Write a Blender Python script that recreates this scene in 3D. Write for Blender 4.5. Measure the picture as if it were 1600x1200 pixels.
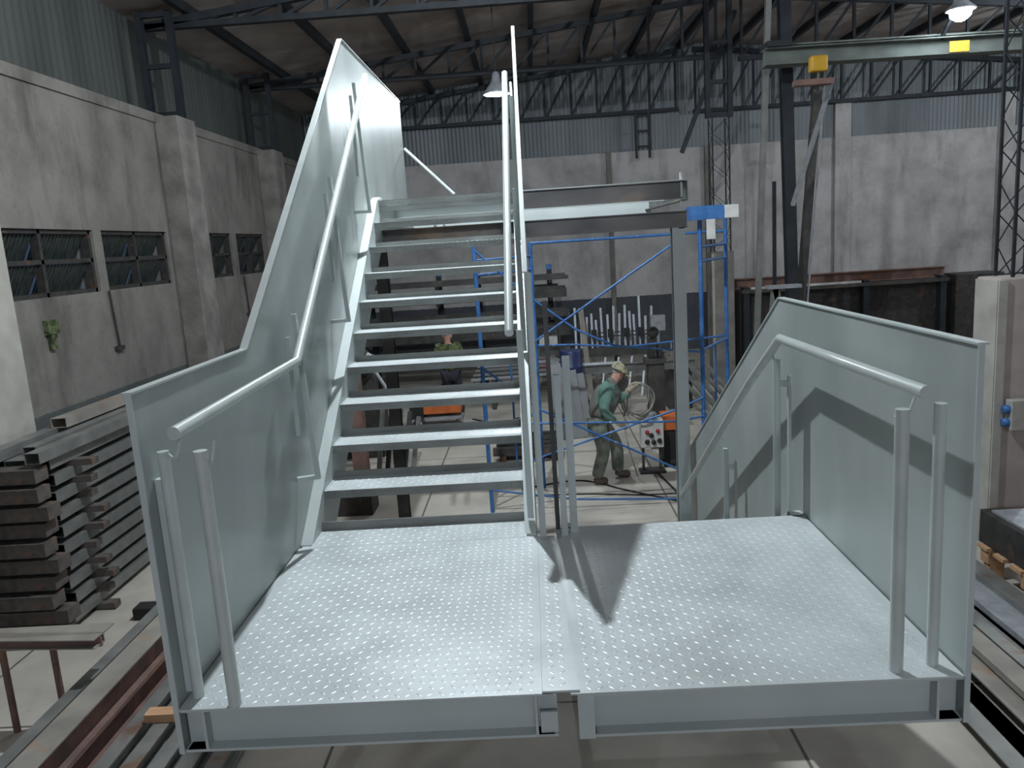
import bpy, bmesh, math, random
from mathutils import Vector, Matrix, Euler
random.seed(7)
for o in list(bpy.data.objects): bpy.data.objects.remove(o, do_unlink=True)
C = bpy.context.scene.collection
SC = bpy.context.scene
PI = math.pi
P = 1.9            # top of the steel platform above the hall floor

# ------------------------------------------------------------------ camera
def R_(d): return math.radians(d)
pit, rol, yaw = R_(10.2563), R_(3.7336), R_(-1.9344)
fw = Vector((math.sin(yaw)*math.cos(pit), math.cos(yaw)*math.cos(pit), -math.sin(pit)))
rt = Vector((math.cos(yaw), -math.sin(yaw), 0)); dn = fw.cross(rt)
ra = rt*math.cos(rol) + dn*math.sin(rol); db = -rt*math.sin(rol) + dn*math.cos(rol)
cam = bpy.data.cameras.new('camera'); co = bpy.data.objects.new('camera', cam); C.objects.link(co)
cam.sensor_width = 36; cam.lens = 36*1224.0/1600; cam.clip_start = .05
m4 = Matrix.Identity(4)
for i in range(3):
    m4[i][0] = ra[i]; m4[i][1] = -db[i]; m4[i][2] = -fw[i]
m4.translation = Vector((0, 0, 1.4137+P))
co.matrix_world = m4
SC.camera = co
# ------------------------------------------------------------------ world, exposure
w = bpy.data.worlds.new('night'); SC.world = w; w.use_nodes = True
w.node_tree.nodes['Background'].inputs[0].default_value = (.10, .16, .30, 1)
w.node_tree.nodes['Background'].inputs[1].default_value = .25
SC.view_settings.view_transform = 'Standard'; SC.view_settings.look = 'None'
SC.view_settings.exposure = 0.22; SC.view_settings.gamma = 1
SC.view_settings.use_curve_mapping = False
# ------------------------------------------------------------------ lamps of the hall and added fill lights (some fixtures are built further down)
LAMPS = [  # x, y, z, power, radius, in view
    (-.69, 6.09, 6.85, 1020, .045),
    (6.15, 11.75, 6.05, 300, .10),
    (-.38, 13.0, 5.62, 300, .07),
    (-3.7, 8.0, 5.9, 20, .10),  # added fill beside the left steel stack, no fixture
    (7.6, 10.4, 6.3, 80, .12),  # added fill above the frame, lifts the right bay
    (11.5, 15.0, 6.2, 420, .12),  # added fill outside the right edge, brightens the back wall
    (.5, -7.2, 5.7, 520, .16),
    (3.9, 5.6, 5.6, 50, .12),  # added fill for the channels lying on the right floor
]
LCOL = (.86, .95, 1.0)
for i, (x, y, z, e, r) in enumerate(LAMPS):
    l = bpy.data.lights.new('hall_and_fill_light', 'POINT'); l.energy = e; l.shadow_soft_size = r
    l.color = {1: (.75,.86,1), 3: (1,.93,.84), 6: (.78,.88,1)}.get(i, LCOL)
    lo = bpy.data.objects.new('hall_and_fill_light', l); C.objects.link(lo); lo.location = (x, y, z-.02)

# ------------------------------------------------------------------ materials
def new_mat(name):
    m = bpy.data.materials.new(name); m.use_nodes = True
    return m, m.node_tree, m.node_tree.nodes['Principled BSDF']
def mat(name, c1, c2=None, rough=.6, metal=0, scale=6, bump=0, bscale=40, stretch=(1,1,1), lo=.35, hi=.65, c3=None, s3=3, l3=.6, h3=.7, rvar=0):
    m, t, b = new_mat(name); N = t.nodes; L = t.links
    b.inputs['Roughness'].default_value = rough; b.inputs['Metallic'].default_value = metal
    tc = N.new('ShaderNodeTexCoord'); mp = N.new('ShaderNodeMapping'); mp.inputs['Scale'].default_value = stretch
    L.new(tc.outputs['Object'], mp.inputs[0])
    if c2 is None: c2 = tuple(v*.82 for v in c1)
    n = N.new('ShaderNodeTexNoise'); n.inputs['Scale'].default_value = scale; n.inputs['Detail'].default_value = 6
    L.new(mp.outputs[0], n.inputs['Vector'])
    r = N.new('ShaderNodeValToRGB'); r.color_ramp.elements[0].position = lo; r.color_ramp.elements[1].position = hi
    r.color_ramp.elements[0].color = (*c2, 1); r.color_ramp.elements[1].color = (*c1, 1)
    L.new(n.outputs[0], r.inputs[0]); out = r.outputs[0]
    if c3:
        n3 = N.new('ShaderNodeTexNoise'); n3.inputs['Scale'].default_value = s3; n3.inputs['Detail'].default_value = 8
        L.new(mp.outputs[0], n3.inputs['Vector'])
        r3 = N.new('ShaderNodeValToRGB'); r3.color_ramp.elements[0].position = l3; r3.color_ramp.elements[1].position = h3
        L.new(n3.outputs[0], r3.inputs[0])
        mx = N.new('ShaderNodeMix'); mx.data_type = 'RGBA'
        L.new(r3.outputs[0], mx.inputs[0]); L.new(out, mx.inputs[6]); mx.inputs[7].default_value = (*c3, 1); out = mx.outputs[2]
    L.new(out, b.inputs['Base Color'])
    if rvar:
        mr = N.new('ShaderNodeMapRange'); mr.inputs[3].default_value = rough-rvar; mr.inputs[4].default_value = rough+rvar
        L.new(n.outputs[0], mr.inputs[0]); L.new(mr.outputs[0], b.inputs['Roughness'])
    if bump:
        nb = N.new('ShaderNodeTexNoise'); nb.inputs['Scale'].default_value = bscale; nb.inputs['Detail'].default_value = 5
        L.new(mp.outputs[0], nb.inputs['Vector'])
        bp = N.new('ShaderNodeBump'); bp.inputs['Strength'].default_value = bump; bp.inputs['Distance'].default_value = .02
        L.new(nb.outputs[0], bp.inputs['Height']); L.new(bp.outputs[0], b.inputs['Normal'])
    return m
def wall_mat(name, up, dirt, dado, zd, scale=1.3):
    m, t, b = new_mat(name); N = t.nodes; L = t.links; b.inputs['Roughness'].default_value = .9
    tc = N.new('ShaderNodeTexCoord'); mp = N.new('ShaderNodeMapping'); L.new(tc.outputs['Object'], mp.inputs[0])
    def noise(s, st, lo, hi, det=8):
        mq = N.new('ShaderNodeMapping'); mq.inputs['Scale'].default_value = st; L.new(tc.outputs['Object'], mq.inputs[0])
        n = N.new('ShaderNodeTexNoise'); n.inputs['Scale'].default_value = s; n.inputs['Detail'].default_value = det; n.inputs['Roughness'].default_value = .62
        L.new(mq.outputs[0], n.inputs['Vector'])
        r = N.new('ShaderNodeValToRGB'); r.color_ramp.elements[0].position = lo; r.color_ramp.elements[1].position = hi
        L.new(n.outputs[0], r.inputs[0]); return r.outputs[0], n.outputs[0]
    a, an = noise(scale, (1,1,1), .42, .68); s, sn = noise(2.2, (1,1,.22), .52, .75); f, fn = noise(14, (1,1,1), .55, .8)
    def mix(fac, A, B, k=1):
        x = N.new('ShaderNodeMix'); x.data_type = 'RGBA'
        if k != 1:
            q = N.new('ShaderNodeMath'); q.operation = 'MULTIPLY'; q.inputs[1].default_value = k; L.new(fac, q.inputs[0]); fac = q.outputs[0]
        L.new(fac, x.inputs[0])
        for i, v in ((6, A), (7, B)):
            if isinstance(v, tuple): x.inputs[i].default_value = (*v, 1)
            else: L.new(v, x.inputs[i])
        return x.outputs[2]
    c = mix(a, up, tuple(v*.62 for v in up)); c = mix(s, c, dirt, .75); c = mix(f, c, dirt, .45)
    sp = N.new('ShaderNodeSeparateXYZ'); L.new(tc.outputs['Object'], sp.inputs[0])
    ad = N.new('ShaderNodeMath'); ad.operation = 'MULTIPLY_ADD'; ad.inputs[1].default_value = .05; L.new(fn, ad.inputs[0]); L.new(sp.outputs[2], ad.inputs[2])
    lt = N.new('ShaderNodeMath'); lt.operation = 'LESS_THAN'; lt.inputs[1].default_value = zd; L.new(ad.outputs[0], lt.inputs[0])
    dd = mix(a, dado, tuple(v*.7 for v in dado)); dd = mix(f, dd, (.3,.29,.28), .3)
    c = mix(lt.outputs[0], c, dd); L.new(c, b.inputs['Base Color'])
    bp = N.new('ShaderNodeBump'); bp.inputs['Strength'].default_value = .5; bp.inputs['Distance'].default_value = .02
    L.new(an, bp.inputs['Height']); L.new(bp.outputs[0], b.inputs['Normal'])
    return m
M = {}
M['paint'] = mat('grey_primer_paint', (.50,.54,.535), (.44,.485,.48), rough=.42, metal=.0, scale=2.5, rvar=.08, bump=.05, bscale=9)
M['plate'] = mat('grey_painted_checker_plate', (.58,.62,.625), (.48,.515,.52), rough=.38, metal=.15, scale=3.5, rvar=.06, bump=.04, bscale=20)
M['panel'] = mat('grey_painted_sheet', (.46,.495,.485), (.31,.345,.34), rough=.40, metal=.15, scale=1.9, stretch=(1,1,.45), lo=.3, hi=.7, rvar=.08, bump=.05, bscale=3)
M['pipe'] = mat('grey_painted_pipe', (.56,.60,.595), (.50,.54,.53), rough=.30, metal=.15, scale=8)
M['darksteel'] = mat('bare_dark_steel', (.105,.10,.095), (.055,.055,.055), rough=.5, metal=.5, scale=4, c3=(.20,.13,.09), s3=5, l3=.6, h3=.75)
M['beamsteel'] = mat('mill_scale_steel', (.16,.15,.14), (.07,.07,.07), rough=.38, metal=.6, scale=3, stretch=(.6,1,1), c3=(.42,.28,.17), s3=2.2, l3=.55, h3=.75)
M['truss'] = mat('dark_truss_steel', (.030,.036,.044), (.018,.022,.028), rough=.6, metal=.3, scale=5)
M['stack'] = mat('grey_stacked_steel', (.30,.30,.285), (.19,.195,.19), rough=.42, metal=.45, scale=3, c3=(.24,.15,.11), s3=3.3, l3=.6, h3=.72)
M['stackend'] = mat('dark_steel_spacer', (.055,.05,.047), (.03,.03,.03), rough=.7, metal=.3, scale=9, c3=(.12,.06,.04), s3=7)
M['rust'] = mat('rusty_steel', (.26,.15,.12), (.15,.10,.09), rough=.75, metal=.2, scale=5, c3=(.45,.18,.06), s3=3, l3=.62, h3=.75)
M['rustgrey'] = mat('rust_flecked_grey_steel', (.36,.33,.29), (.24,.22,.20), rough=.6, metal=.3, scale=3, c3=(.40,.22,.12), s3=2.5, l3=.58, h3=.75)
M['blue'] = mat('worn_blue_paint', (.05,.17,.42), (.03,.11,.31), rough=.45, metal=.1, scale=9, c3=(.35,.42,.5), s3=16, l3=.66, h3=.7)
M['galv'] = mat('light_galvanised_steel', (.42,.44,.47), (.3,.32,.35), rough=.45, metal=.4, scale=9)
M['orange'] = mat('orange_machine_paint', (.62,.16,.04), (.48,.12,.03), rough=.5, scale=6)
M['black'] = mat('black_rubber', (.02,.02,.02), (.012,.012,.012), rough=.7, scale=9)
M['white'] = mat('white_enamel', (.62,.62,.60), (.5,.5,.49), rough=.45, scale=9)
M['red'] = mat('red_plastic', (.4,.03,.03), (.3,.02,.02), rough=.5)
M['yellow'] = mat('yellow_paint', (.62,.36,.03), (.5,.28,.02), rough=.55)
M['wood'] = mat('pallet_wood', (.55,.33,.19), (.42,.24,.13), rough=.8, scale=5, stretch=(1,6,6))
M['concrete'] = mat('stained_concrete_column', (.25,.235,.215), (.15,.14,.13), rough=.9, scale=3, bump=.4, bscale=12, c3=(.14,.12,.11), s3=2.5, l3=.56, h3=.8)
M['concrete_pale'] = mat('pale_limewashed_concrete', (.42,.405,.365), (.33,.315,.285), rough=.9, scale=3, bump=.3, bscale=12, c3=(.3,.27,.24), s3=2.5, l3=.62, h3=.8)
M['floor'] = mat('worn_concrete_floor', (.52,.48,.42), (.40,.37,.325), rough=.62, scale=1.3, bump=.15, bscale=20, c3=(.25,.23,.21), s3=.9, l3=.52, h3=.72, rvar=.1)
fm = M['floor'].node_tree; fb = fm.nodes['Principled BSDF']; src = fb.inputs['Base Color'].links[0].from_socket
tc_ = fm.nodes.new('ShaderNodeTexCoord'); bk = fm.nodes.new('ShaderNodeTexBrick'); bk.offset = 0
bk.inputs['Scale'].default_value = 1; bk.inputs['Brick Width'].default_value = 3.1; bk.inputs['Row Height'].default_value = 3.4; bk.inputs['Mortar Size'].default_value = .012
mp_ = fm.nodes.new('ShaderNodeMapping'); mp_.inputs['Location'].default_value = (1.55, 1.6, 0); fm.links.new(tc_.outputs['Object'], mp_.inputs[0]); fm.links.new(mp_.outputs[0], bk.inputs['Vector'])
mx_ = fm.nodes.new('ShaderNodeMix'); mx_.data_type = 'RGBA'; fm.links.new(bk.outputs['Fac'], mx_.inputs[0]); fm.links.new(src, mx_.inputs[6]); mx_.inputs[7].default_value = (.12,.11,.10,1)
fm.links.new(mx_.outputs[2], fb.inputs['Base Color'])
M['roof'] = mat('brown_roof_lining', (.40,.35,.325), (.26,.225,.21), rough=.9, scale=1.2, bump=.9, bscale=3.5, stretch=(1,1,1), c3=(.24,.13,.09), s3=.9, l3=.6, h3=.8)
M['sheet'] = mat('grey_corrugated_sheet', (.26,.285,.31), (.19,.21,.225), rough=.6, metal=.3, scale=1.5, stretch=(1,1,.2))
M['sheet_dark'] = mat('dull_green_grey_sheet', (.075,.083,.079), (.052,.058,.055), rough=.85, metal=.0, scale=1.5, stretch=(1,1,.2))
M['wall_l'] = wall_mat('grimy_plaster_left', (.205,.193,.176), (.045,.038,.034), (.085,.095,.095), 1.78)
M['wall_b'] = wall_mat('limewashed_plaster_back', (.55,.53,.53), (.24,.22,.21), (.085,.093,.11), 1.62, .9)
M['crane'] = mat('dusty_crane_green', (.14,.16,.145), (.10,.115,.105), rough=.85, scale=4)
M['pinkish'] = mat('pinkish_stained_concrete', (.46,.40,.37), (.36,.31,.29), rough=.9, scale=2, c3=(.22,.19,.17), s3=2, l3=.55, h3=.8)
M['endblock'] = mat('brown_grey_steel_block', (.11,.095,.085), (.06,.052,.048), rough=.7, scale=9, c3=(.17,.10,.075), s3=7)
M['paletube'] = mat('pale_zinc_tube', (.62,.65,.70), (.5,.53,.58), rough=.5, scale=9)
M['leanplate'] = mat('dull_grey_plate', (.15,.155,.16), (.10,.105,.11), rough=.5, metal=.2, scale=3)
M['lip'] = mat('dark_grey_steel_lip', (.24,.25,.24), (.16,.16,.15), rough=.5, metal=.1, scale=4, stretch=(1,3,3))  # lips and tread bearer, darker grey than the plates
M['glass'] = mat('dirty_ribbed_glass', (.05,.06,.055), (.025,.03,.03), rough=.3, scale=9, stretch=(1,6,1), lo=.45, hi=.55)
M['skin'] = mat('skin', (.62,.36,.28), (.55,.30,.23), rough=.55, scale=12)
M['camo'] = mat('camouflage_cap_cloth', (.40,.37,.25), (.16,.17,.10), rough=.9, scale=26, lo=.47, hi=.53, c3=(.5,.48,.36), s3=20, l3=.6, h3=.62)
M['camo_g'] = mat('olive_camouflage_cloth', (.10,.13,.05), (.035,.045,.02), rough=.9, scale=14, lo=.47, hi=.53, c3=(.25,.26,.12), s3=12, l3=.64, h3=.66)
M['green'] = mat('green_sleeve_cloth', (.17,.29,.25), (.11,.21,.18), rough=.9, scale=9)
M['vest'] = mat('dark_grey_vest_cloth', (.19,.185,.17), (.12,.12,.11), rough=.9, scale=6)
M['trouser'] = mat('dusty_green_trouser_cloth', (.27,.29,.24), (.12,.135,.115), rough=.9, scale=7, c3=(.4,.38,.32), s3=6, l3=.66, h3=.7)
M['navy'] = mat('navy_trouser_cloth', (.03,.035,.05), (.02,.02,.03), rough=.9)
M['boot'] = mat('brown_work_boot_leather', (.15,.115,.095), (.10,.08,.07), rough=.7)
M['glove'] = mat('tan_leather_glove', (.5,.45,.33), (.4,.35,.26), rough=.9, scale=20)
M['hose'] = mat('pale_welding_cable', (.40,.385,.34), (.27,.26,.23), rough=.6)
M['hair'] = mat('grey_hair', (.4,.4,.4), (.25,.25,.25), rough=.8, scale=60)
M['barrel'] = mat('dark_blue_drum_plastic', (.02,.035,.12), (.015,.025,.09), rough=.4)
em, et, eb = new_mat('glowing_lamp_lens')
eb.inputs['Base Color'].default_value = (1,1,1,1); eb.inputs['Emission Color'].default_value = (.82,.92,1,1); eb.inputs['Emission Strength'].default_value = 60
M['glow'] = em

# ------------------------------------------------------------------ mesh helpers
def frame(p, q, up=None):
    p, q = Vector(p), Vector(q); d = (q-p); L = d.length; d.normalize()
    u = Vector(up) if up is not None else (Vector((0,0,1)) if abs(d.z) < .99 else Vector((0,1,0)))
    s = d.cross(u)
    if s.length < 1e-4: u = Vector((1,0,0)); s = d.cross(u)
    s.normalize(); u = s.cross(d).normalized()
    return p, d, s, u, L
def wloc(o):
    v = Vector((0,0,0))
    while o is not None: v += o.location; o = o.parent
    return v
class MB:
    def __init__(s): s.v = []; s.f = []; s.sm = []
    def add(s, vs, fs, smooth=False):
        n = len(s.v); s.v += [tuple(x) for x in vs]; s.f += [tuple(i+n for i in f) for f in fs]; s.sm += [smooth]*len(fs); return s
    def box(s, x0, x1, y0, y1, z0, z1):
        v = [(x,y,z) for z in (z0,z1) for y in (y0,y1) for x in (x0,x1)]
        return s.add(v, [(0,2,3,1),(4,5,7,6),(0,1,5,4),(2,6,7,3),(0,4,6,2),(1,3,7,5)])
    def extr(s, prof, p, q, up=None, caps=True, smooth=False):
        # prof: list of (side, up) points, extruded from p to q
        p, d, sd, u, L = frame(p, q, up); n = len(prof)
        v = [p + sd*a + u*b for a, b in prof] + [p + d*L + sd*a + u*b for a, b in prof]
        f = [(i, (i+1) % n, (i+1) % n+n, i+n) for i in range(n)]
        s.add(v, f, smooth)
        if caps: s.add(v, [tuple(range(n))[::-1], tuple(range(n, 2*n))])
        return s
    def bar(s, p, q, w, h, up=None):
        return s.extr([(-w/2,-h/2),(w/2,-h/2),(w/2,h/2),(-w/2,h/2)], p, q, up)
    def channel(s, p, q, w, h, t=.008, up=None, flip=1):
        # C section, web at one side, open to +side*flip
        a = flip
        pr = [(0,-h/2),(a*w,-h/2),(a*w,-h/2+t),(a*t,-h/2+t),(a*t,h/2-t),(a*w,h/2-t),(a*w,h/2),(0,h/2)]
        return s.extr(pr if a > 0 else pr[::-1], p, q, up)
    def ibeam(s, p, q, w, h, t=.01, up=None):
        a = w/2; b = h/2; k = t/2
        return s.extr([(-a,-b),(a,-b),(a,-b+t),(k,-b+t),(k,b-t),(a,b-t),(a,b),(-a,b),(-a,b-t),(-k,b-t),(-k,-b+t),(-a,-b+t)], p, q, up)
    def tube(s, pts, r, n=12, caps=True):
        pts = [Vector(p) for p in pts]; rings = []
        for i, p in enumerate(pts):
            if i == 0: d = pts[1]-p
            elif i == len(pts)-1: d = p-pts[i-1]
            else: d = (pts[i+1]-p).normalized() + (p-pts[i-1]).normalized()
            d.normalize()
            if i == 0:
                u = Vector((0,0,1)) if abs(d.z) < .9 else Vector((0,1,0)); a = d.cross(u).normalized(); b = a.cross(d).normalized()
            else:
                a = (a - d*a.dot(d)).normalized(); b = a.cross(d).normalized()
            k = 1
            if 0 < i < len(pts)-1:
                c = (pts[i+1]-p).normalized().dot((p-pts[i-1]).normalized()); k = 1/math.sqrt(max(.3, (1+c)/2))
            rr = r[i] if isinstance(r, (list, tuple)) else r
            m = None
            if k > 1.001:
                m = ((pts[i+1]-p).normalized() - (p-pts[i-1]).normalized()).normalized()
            ring = []
            for j in range(n):
                t = 2*PI*j/n; o = a*math.cos(t)*rr + b*math.sin(t)*rr
                if m is not None: o = o + m*(o.dot(m))*(k-1)
                ring.append(p+o)
            rings.append(ring)
        v = [x for g in rings for x in g]
        f = [(g*n+j, g*n+(j+1) % n, (g+1)*n+(j+1) % n, (g+1)*n+j) for g in range(len(pts)-1) for j in range(n)]
        s.add(v, f, True)
        if caps: s.add(rings[0] + rings[-1], [tuple(range(n))[::-1], tuple(range(n, 2*n))])
        return s
    def prism(s, poly, axis, a, b):
        # poly in the plane normal to axis; X:(y,z) Y:(x,z) Z:(x,y)
        def mk(p, t): return {'X': (t,p[0],p[1]), 'Y': (p[0],t,p[1]), 'Z': (p[0],p[1],t)}[axis]
        n = len(poly); v = [mk(p,a) for p in poly] + [mk(p,b) for p in poly]
        return s.add(v, [tuple(range(n)), tuple(range(n,2*n))[::-1]] + [(i, i+n, (i+1) % n+n, (i+1) % n) for i in range(n)])
    def lathe(s, prof, c, n=20, axis='Z'):
        c = Vector(c); v = []
        for r, h in prof:
            for j in range(n):
                t = 2*PI*j/n; a, b = r*math.cos(t), r*math.sin(t)
                v.append(c + Vector({'Z': (a,b,h), 'X': (h,a,b), 'Y': (a,h,b)}[axis]))
        m = len(prof)
        f = [(g*n+j, g*n+(j+1) % n, (g+1)*n+(j+1) % n, (g+1)*n+j) for g in range(m-1) for j in range(n)]
        s.add(v, f, True)
        return s.add(v[:n] + v[-n:], [tuple(range(n))[::-1], tuple(range(n,2*n))])
    def build(s, name, m, parent=None, origin=None, bevel=0):
        me = bpy.data.meshes.new(name)
        if parent is None:
            if origin is None:
                xs = [v[0] for v in s.v]; ys = [v[1] for v in s.v]; zs = [v[2] for v in s.v]
                origin = ((min(xs)+max(xs))/2, (min(ys)+max(ys))/2, min(zs))
            off = Vector(origin)
        else: off = wloc(parent)
        me.from_pydata([(v[0]-off.x, v[1]-off.y, v[2]-off.z) for v in s.v], [], s.f)
        me.polygons.foreach_set('use_smooth', s.sm); me.validate()
        bm = bmesh.new(); bm.from_mesh(me); bmesh.ops.recalc_face_normals(bm, faces=bm.faces); bm.to_mesh(me); bm.free()
        me.update(); me.materials.append(M[m] if isinstance(m, str) else m)
        o = bpy.data.objects.new(name, me); C.objects.link(o)
        if parent is None: o.location = off
        else: o.parent = parent
        if bevel:
            b = o.modifiers.new('bevel', 'BEVEL'); b.width = bevel; b.segments = 2; b.limit_method = 'ANGLE'
        return o
def hollow(mb, p, q, w_, h_, t=.006):
    p, d, sd, u, L = frame(p, q)
    o_ = [(-w_/2,-h_/2),(w_/2,-h_/2),(w_/2,h_/2),(-w_/2,h_/2)]; i_ = [(a*(1-2*t/w_),b*(1-2*t/h_)) for a, b in o_]
    v = []
    for base in (p, p+d*L):
        v += [base+sd*a+u*b for a, b in o_] + [base+sd*a+u*b for a, b in i_]
    f = []
    for i in range(4):
        j = (i+1) % 4
        f += [(i,j,j+8,i+8),(i+4,i+12,j+12,j+4),(i,i+4,j+4,j),(i+8,j+8,j+12,i+12)]
    return mb.add(v, f)
def tag(o, label=None, cat=None, group=None, kind=None):
    if label: o['label'] = label
    if cat: o['category'] = cat
    if group: o['group'] = group
    if kind: o['kind'] = kind
    return o
def thing(name, loc, label, cat, group=None):
    o = bpy.data.objects.new(name, None); C.objects.link(o); o.location = loc; o.empty_display_size = .1
    return tag(o, label, cat, group)
def copy_tree(o, loc=None, rz=None, label=None, parent=None):
    c = o.copy(); C.objects.link(c)
    if parent is not None: c.parent = parent
    if loc is not None: c.location = loc
    if rz is not None: c.rotation_euler = (0,0,rz)
    if label: c['label'] = label
    for ch in [x for x in bpy.data.objects if x.parent == o]: copy_tree(ch, parent=c)
    return c
def struct(mb, name, m, bevel=0):
    o = mb.build(name, m, origin=(0,0,0), bevel=bevel); o['kind'] = 'structure'; return o

# ------------------------------------------------------------------ hall shell
XW, YB, YFR, XRW = -5.5, 22.2, -9.0, 15.5
ZT = 5.55
struct(MB().box(XW-.3, XRW+.3, YFR-.3, YB+.3, -.2, 0), 'floor', 'floor')
COLY = [7.38, 12.44, 16.9]
WINS = [(7.85, 9.95), (10.15, 12.0), (12.95, 14.6), (14.85, 16.4), (4.6, 6.9), (17.4, 21.4)]
wb = MB(); z0, z1 = 3.03, 3.80
wb.box(XW-.25, XW, YFR, YB, 0, z0); wb.box(XW-.25, XW, YFR, YB, z1, ZT); wb.box(XW-.52, XW-.25, YFR, YB, ZT-.3, ZT)
ys = sorted(WINS); prev = YFR
for a, b in ys: wb.box(XW-.25, XW, prev, a, z0, z1); prev = b
wb.box(XW-.25, XW, prev, YB, z0, z1)
wb.box(XW-.02, XW+.03, YFR, YB, ZT-.14, ZT)
struct(wb, 'wall_left', 'wall_l')
bb = MB().box(XW, XRW, YB, YB+.25, 0, ZT); struct(bb, 'wall_back', 'wall_b')
struct(MB().box(XRW, XRW+.25, YFR, YB, 0, 7), 'wall_right', 'wall_b')
struct(MB().box(XW, XRW, YFR-.25, YFR, 0, 8), 'wall_front', 'wall_b')
def corr(p0, p1, za, zb, pitch, amp, nrm, zfun=None):
    p0, p1 = Vector(p0), Vector(p1); L = (p1-p0).length; d = (p1-p0)/L; n = int(L/pitch*4); m = MB(); vs = []
    for i in range(n+1):
        t = L*i/n; k = amp*math.sin(2*PI*t/pitch); q = p0+d*t+Vector(nrm)*k
        zt = zb if zfun is None else zfun(q.x)
        vs += [(q.x,q.y,za), (q.x,q.y,zt)]
    m.add(vs, [(2*i,2*i+2,2*i+3,2*i+1) for i in range(n)], True)
    return m
RIDGE = 4.35
def zroof(x): return 7.12 + .112*(x-XW) if x < RIDGE else 7.12+.112*(RIDGE-XW) - .10*(x-RIDGE)
struct(corr((XW-.46,YB-.02,0), (XRW,YB-.02,0), ZT-.02, 8, .11, .02, (0,1,0), zroof), 'wall_back_sheeting', 'sheet')
struct(corr((XW-.46,YFR,0), (XW-.46,YB,0), ZT-.02, 7.12, .16, .014, (1,0,0)), 'wall_left_sheeting', 'sheet_dark')
rf = MB()
for x0, x1 in ((XW-.6, RIDGE), (RIDGE, XRW+.3)):
    rf.prism([(x0, zroof(x0)), (x1, zroof(x1)), (x1, zroof(x1)+.06), (x0, zroof(x0)+.06)], 'Y', YFR-.3, YB+.3)
struct(rf, 'ceiling', 'roof')
# pilasters on the back wall
tn = 1
for x, wd in ((2.27, .12), (8.57, .42), (4.95, .16), (12.9, .4)):
    struct(MB().box(x-wd/2, x+wd/2, YB-.12, YB, 0, ZT+.9 if wd > .3 else ZT), 'trim_%d' % tn, 'concrete' if wd < .3 else 'wall_b'); tn += 1
# windows
for i, (a, b) in enumerate(WINS):
    f = MB(); t = .05
    for zz in (z0, (z0+z1)/2-.01, z1-t): f.box(XW-.14, XW-.04, a, b, zz, zz+t)
    n = max(1, round((b-a)/1.0))
    for k in range(n+1):
        y = a + (b-a-t)*k/n; f.box(XW-.14, XW-.04, y, y+t, z0, z1)
    w_ = struct(f, 'window_%d' % (i+1), 'stackend')
    for k in range(n):
        ya = a+(b-a-t)*k/n+t; yb = a+(b-a-t)*(k+1)/n
        for r in range(2):
            zt = z0+t+(r+1)*(z1-z0-t)/2-.04; zb = zt-.33; out = .17
            pm = MB(); nn = 14
            for q in range(nn):   # ribbed awning pane hinged at its top edge
                y0 = ya+(yb-ya)*q/nn; y1 = ya+(yb-ya)*(q+.72)/nn
                pm.prism([(XW-.09,zt),(XW-.075,zt),(XW-.075-out,zb),(XW-.09-out,zb)], 'Y', y0, y1)
            pm.build('window_pane', 'glass', w_)
# concrete wall columns on the left, with welded steel heads carrying the trusses
names = ['pale concrete column at the left edge beside the stacked steel', 'stained concrete column between the two window bands', 'concrete column on the left wall nearest the back corner']
for i, y in enumerate(COLY):
    x1 = XW+.35
    c = MB().box(XW, x1, y-.32, y+.32, 1.45, ZT-.05)
    o = c.build('concrete_column', 'concrete_pale' if i == 0 else 'concrete', bevel=.012, origin=(XW+.16, y, 0)); tag(o, names[i], 'column')
    MB().box(XW, x1+.003, y-.323, y+.323, 0, 1.45).build('painted_column_foot', 'stackend', o)
    if i:
        lb = ['ladder-like dark steel head on the stained column between the windows', 'ladder-like dark steel head on the far left column'][i-1]
        r = thing('steel_column_head', (XW+.25, y, ZT-.05), lb, 'column', None)
        for xx in (XW-.17, XW+.29): MB().ibeam((xx,y,ZT-.05), (xx,y,7.05), .10, .10).build('upright', 'truss', r)
        for zz in (ZT+.02, ZT+.72, 7.0): MB().bar((XW-.17,y,zz), (XW+.29,y,zz), .06, .07).build('rung', 'truss', r)
# roof trusses
def truss(y, xa, xb, zb, label, n):
    r = thing('roof_truss', ((xa+xb)/2, y, zb), label, 'truss', None)
    zt = lambda x: zroof(x)-.22
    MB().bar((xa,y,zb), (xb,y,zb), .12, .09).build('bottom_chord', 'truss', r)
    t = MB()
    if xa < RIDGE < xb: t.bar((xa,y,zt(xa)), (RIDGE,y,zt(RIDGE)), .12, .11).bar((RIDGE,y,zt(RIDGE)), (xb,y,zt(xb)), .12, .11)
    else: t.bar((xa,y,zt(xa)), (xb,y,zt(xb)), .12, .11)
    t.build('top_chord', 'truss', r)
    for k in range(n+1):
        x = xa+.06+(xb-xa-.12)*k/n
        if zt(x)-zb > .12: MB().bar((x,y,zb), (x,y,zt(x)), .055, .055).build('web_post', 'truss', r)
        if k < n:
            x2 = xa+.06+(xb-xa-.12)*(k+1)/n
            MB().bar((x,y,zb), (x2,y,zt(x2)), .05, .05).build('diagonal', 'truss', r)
    return r
truss(12.6, XW-.2, RIDGE-.2, 6.87, 'dark lattice roof truss nearest the camera, over the staircase', 14)
truss(17.3, XW-.2, RIDGE-.2, 6.83, 'dark lattice roof truss, second from the front of the left bay', 14)
truss(21.9, XW-.2, RIDGE-.2, 6.50, 'dark lattice truss against the corrugated sheeting of the back wall', 14)
truss(17.3, RIDGE+.2, XRW-.1, 6.75, 'dark lattice truss of the right bay, behind the crane girder', 14)
truss(21.9, RIDGE+.2, XRW-.1, 6.42, 'dark lattice truss of the right bay against the back wall', 14)
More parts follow.
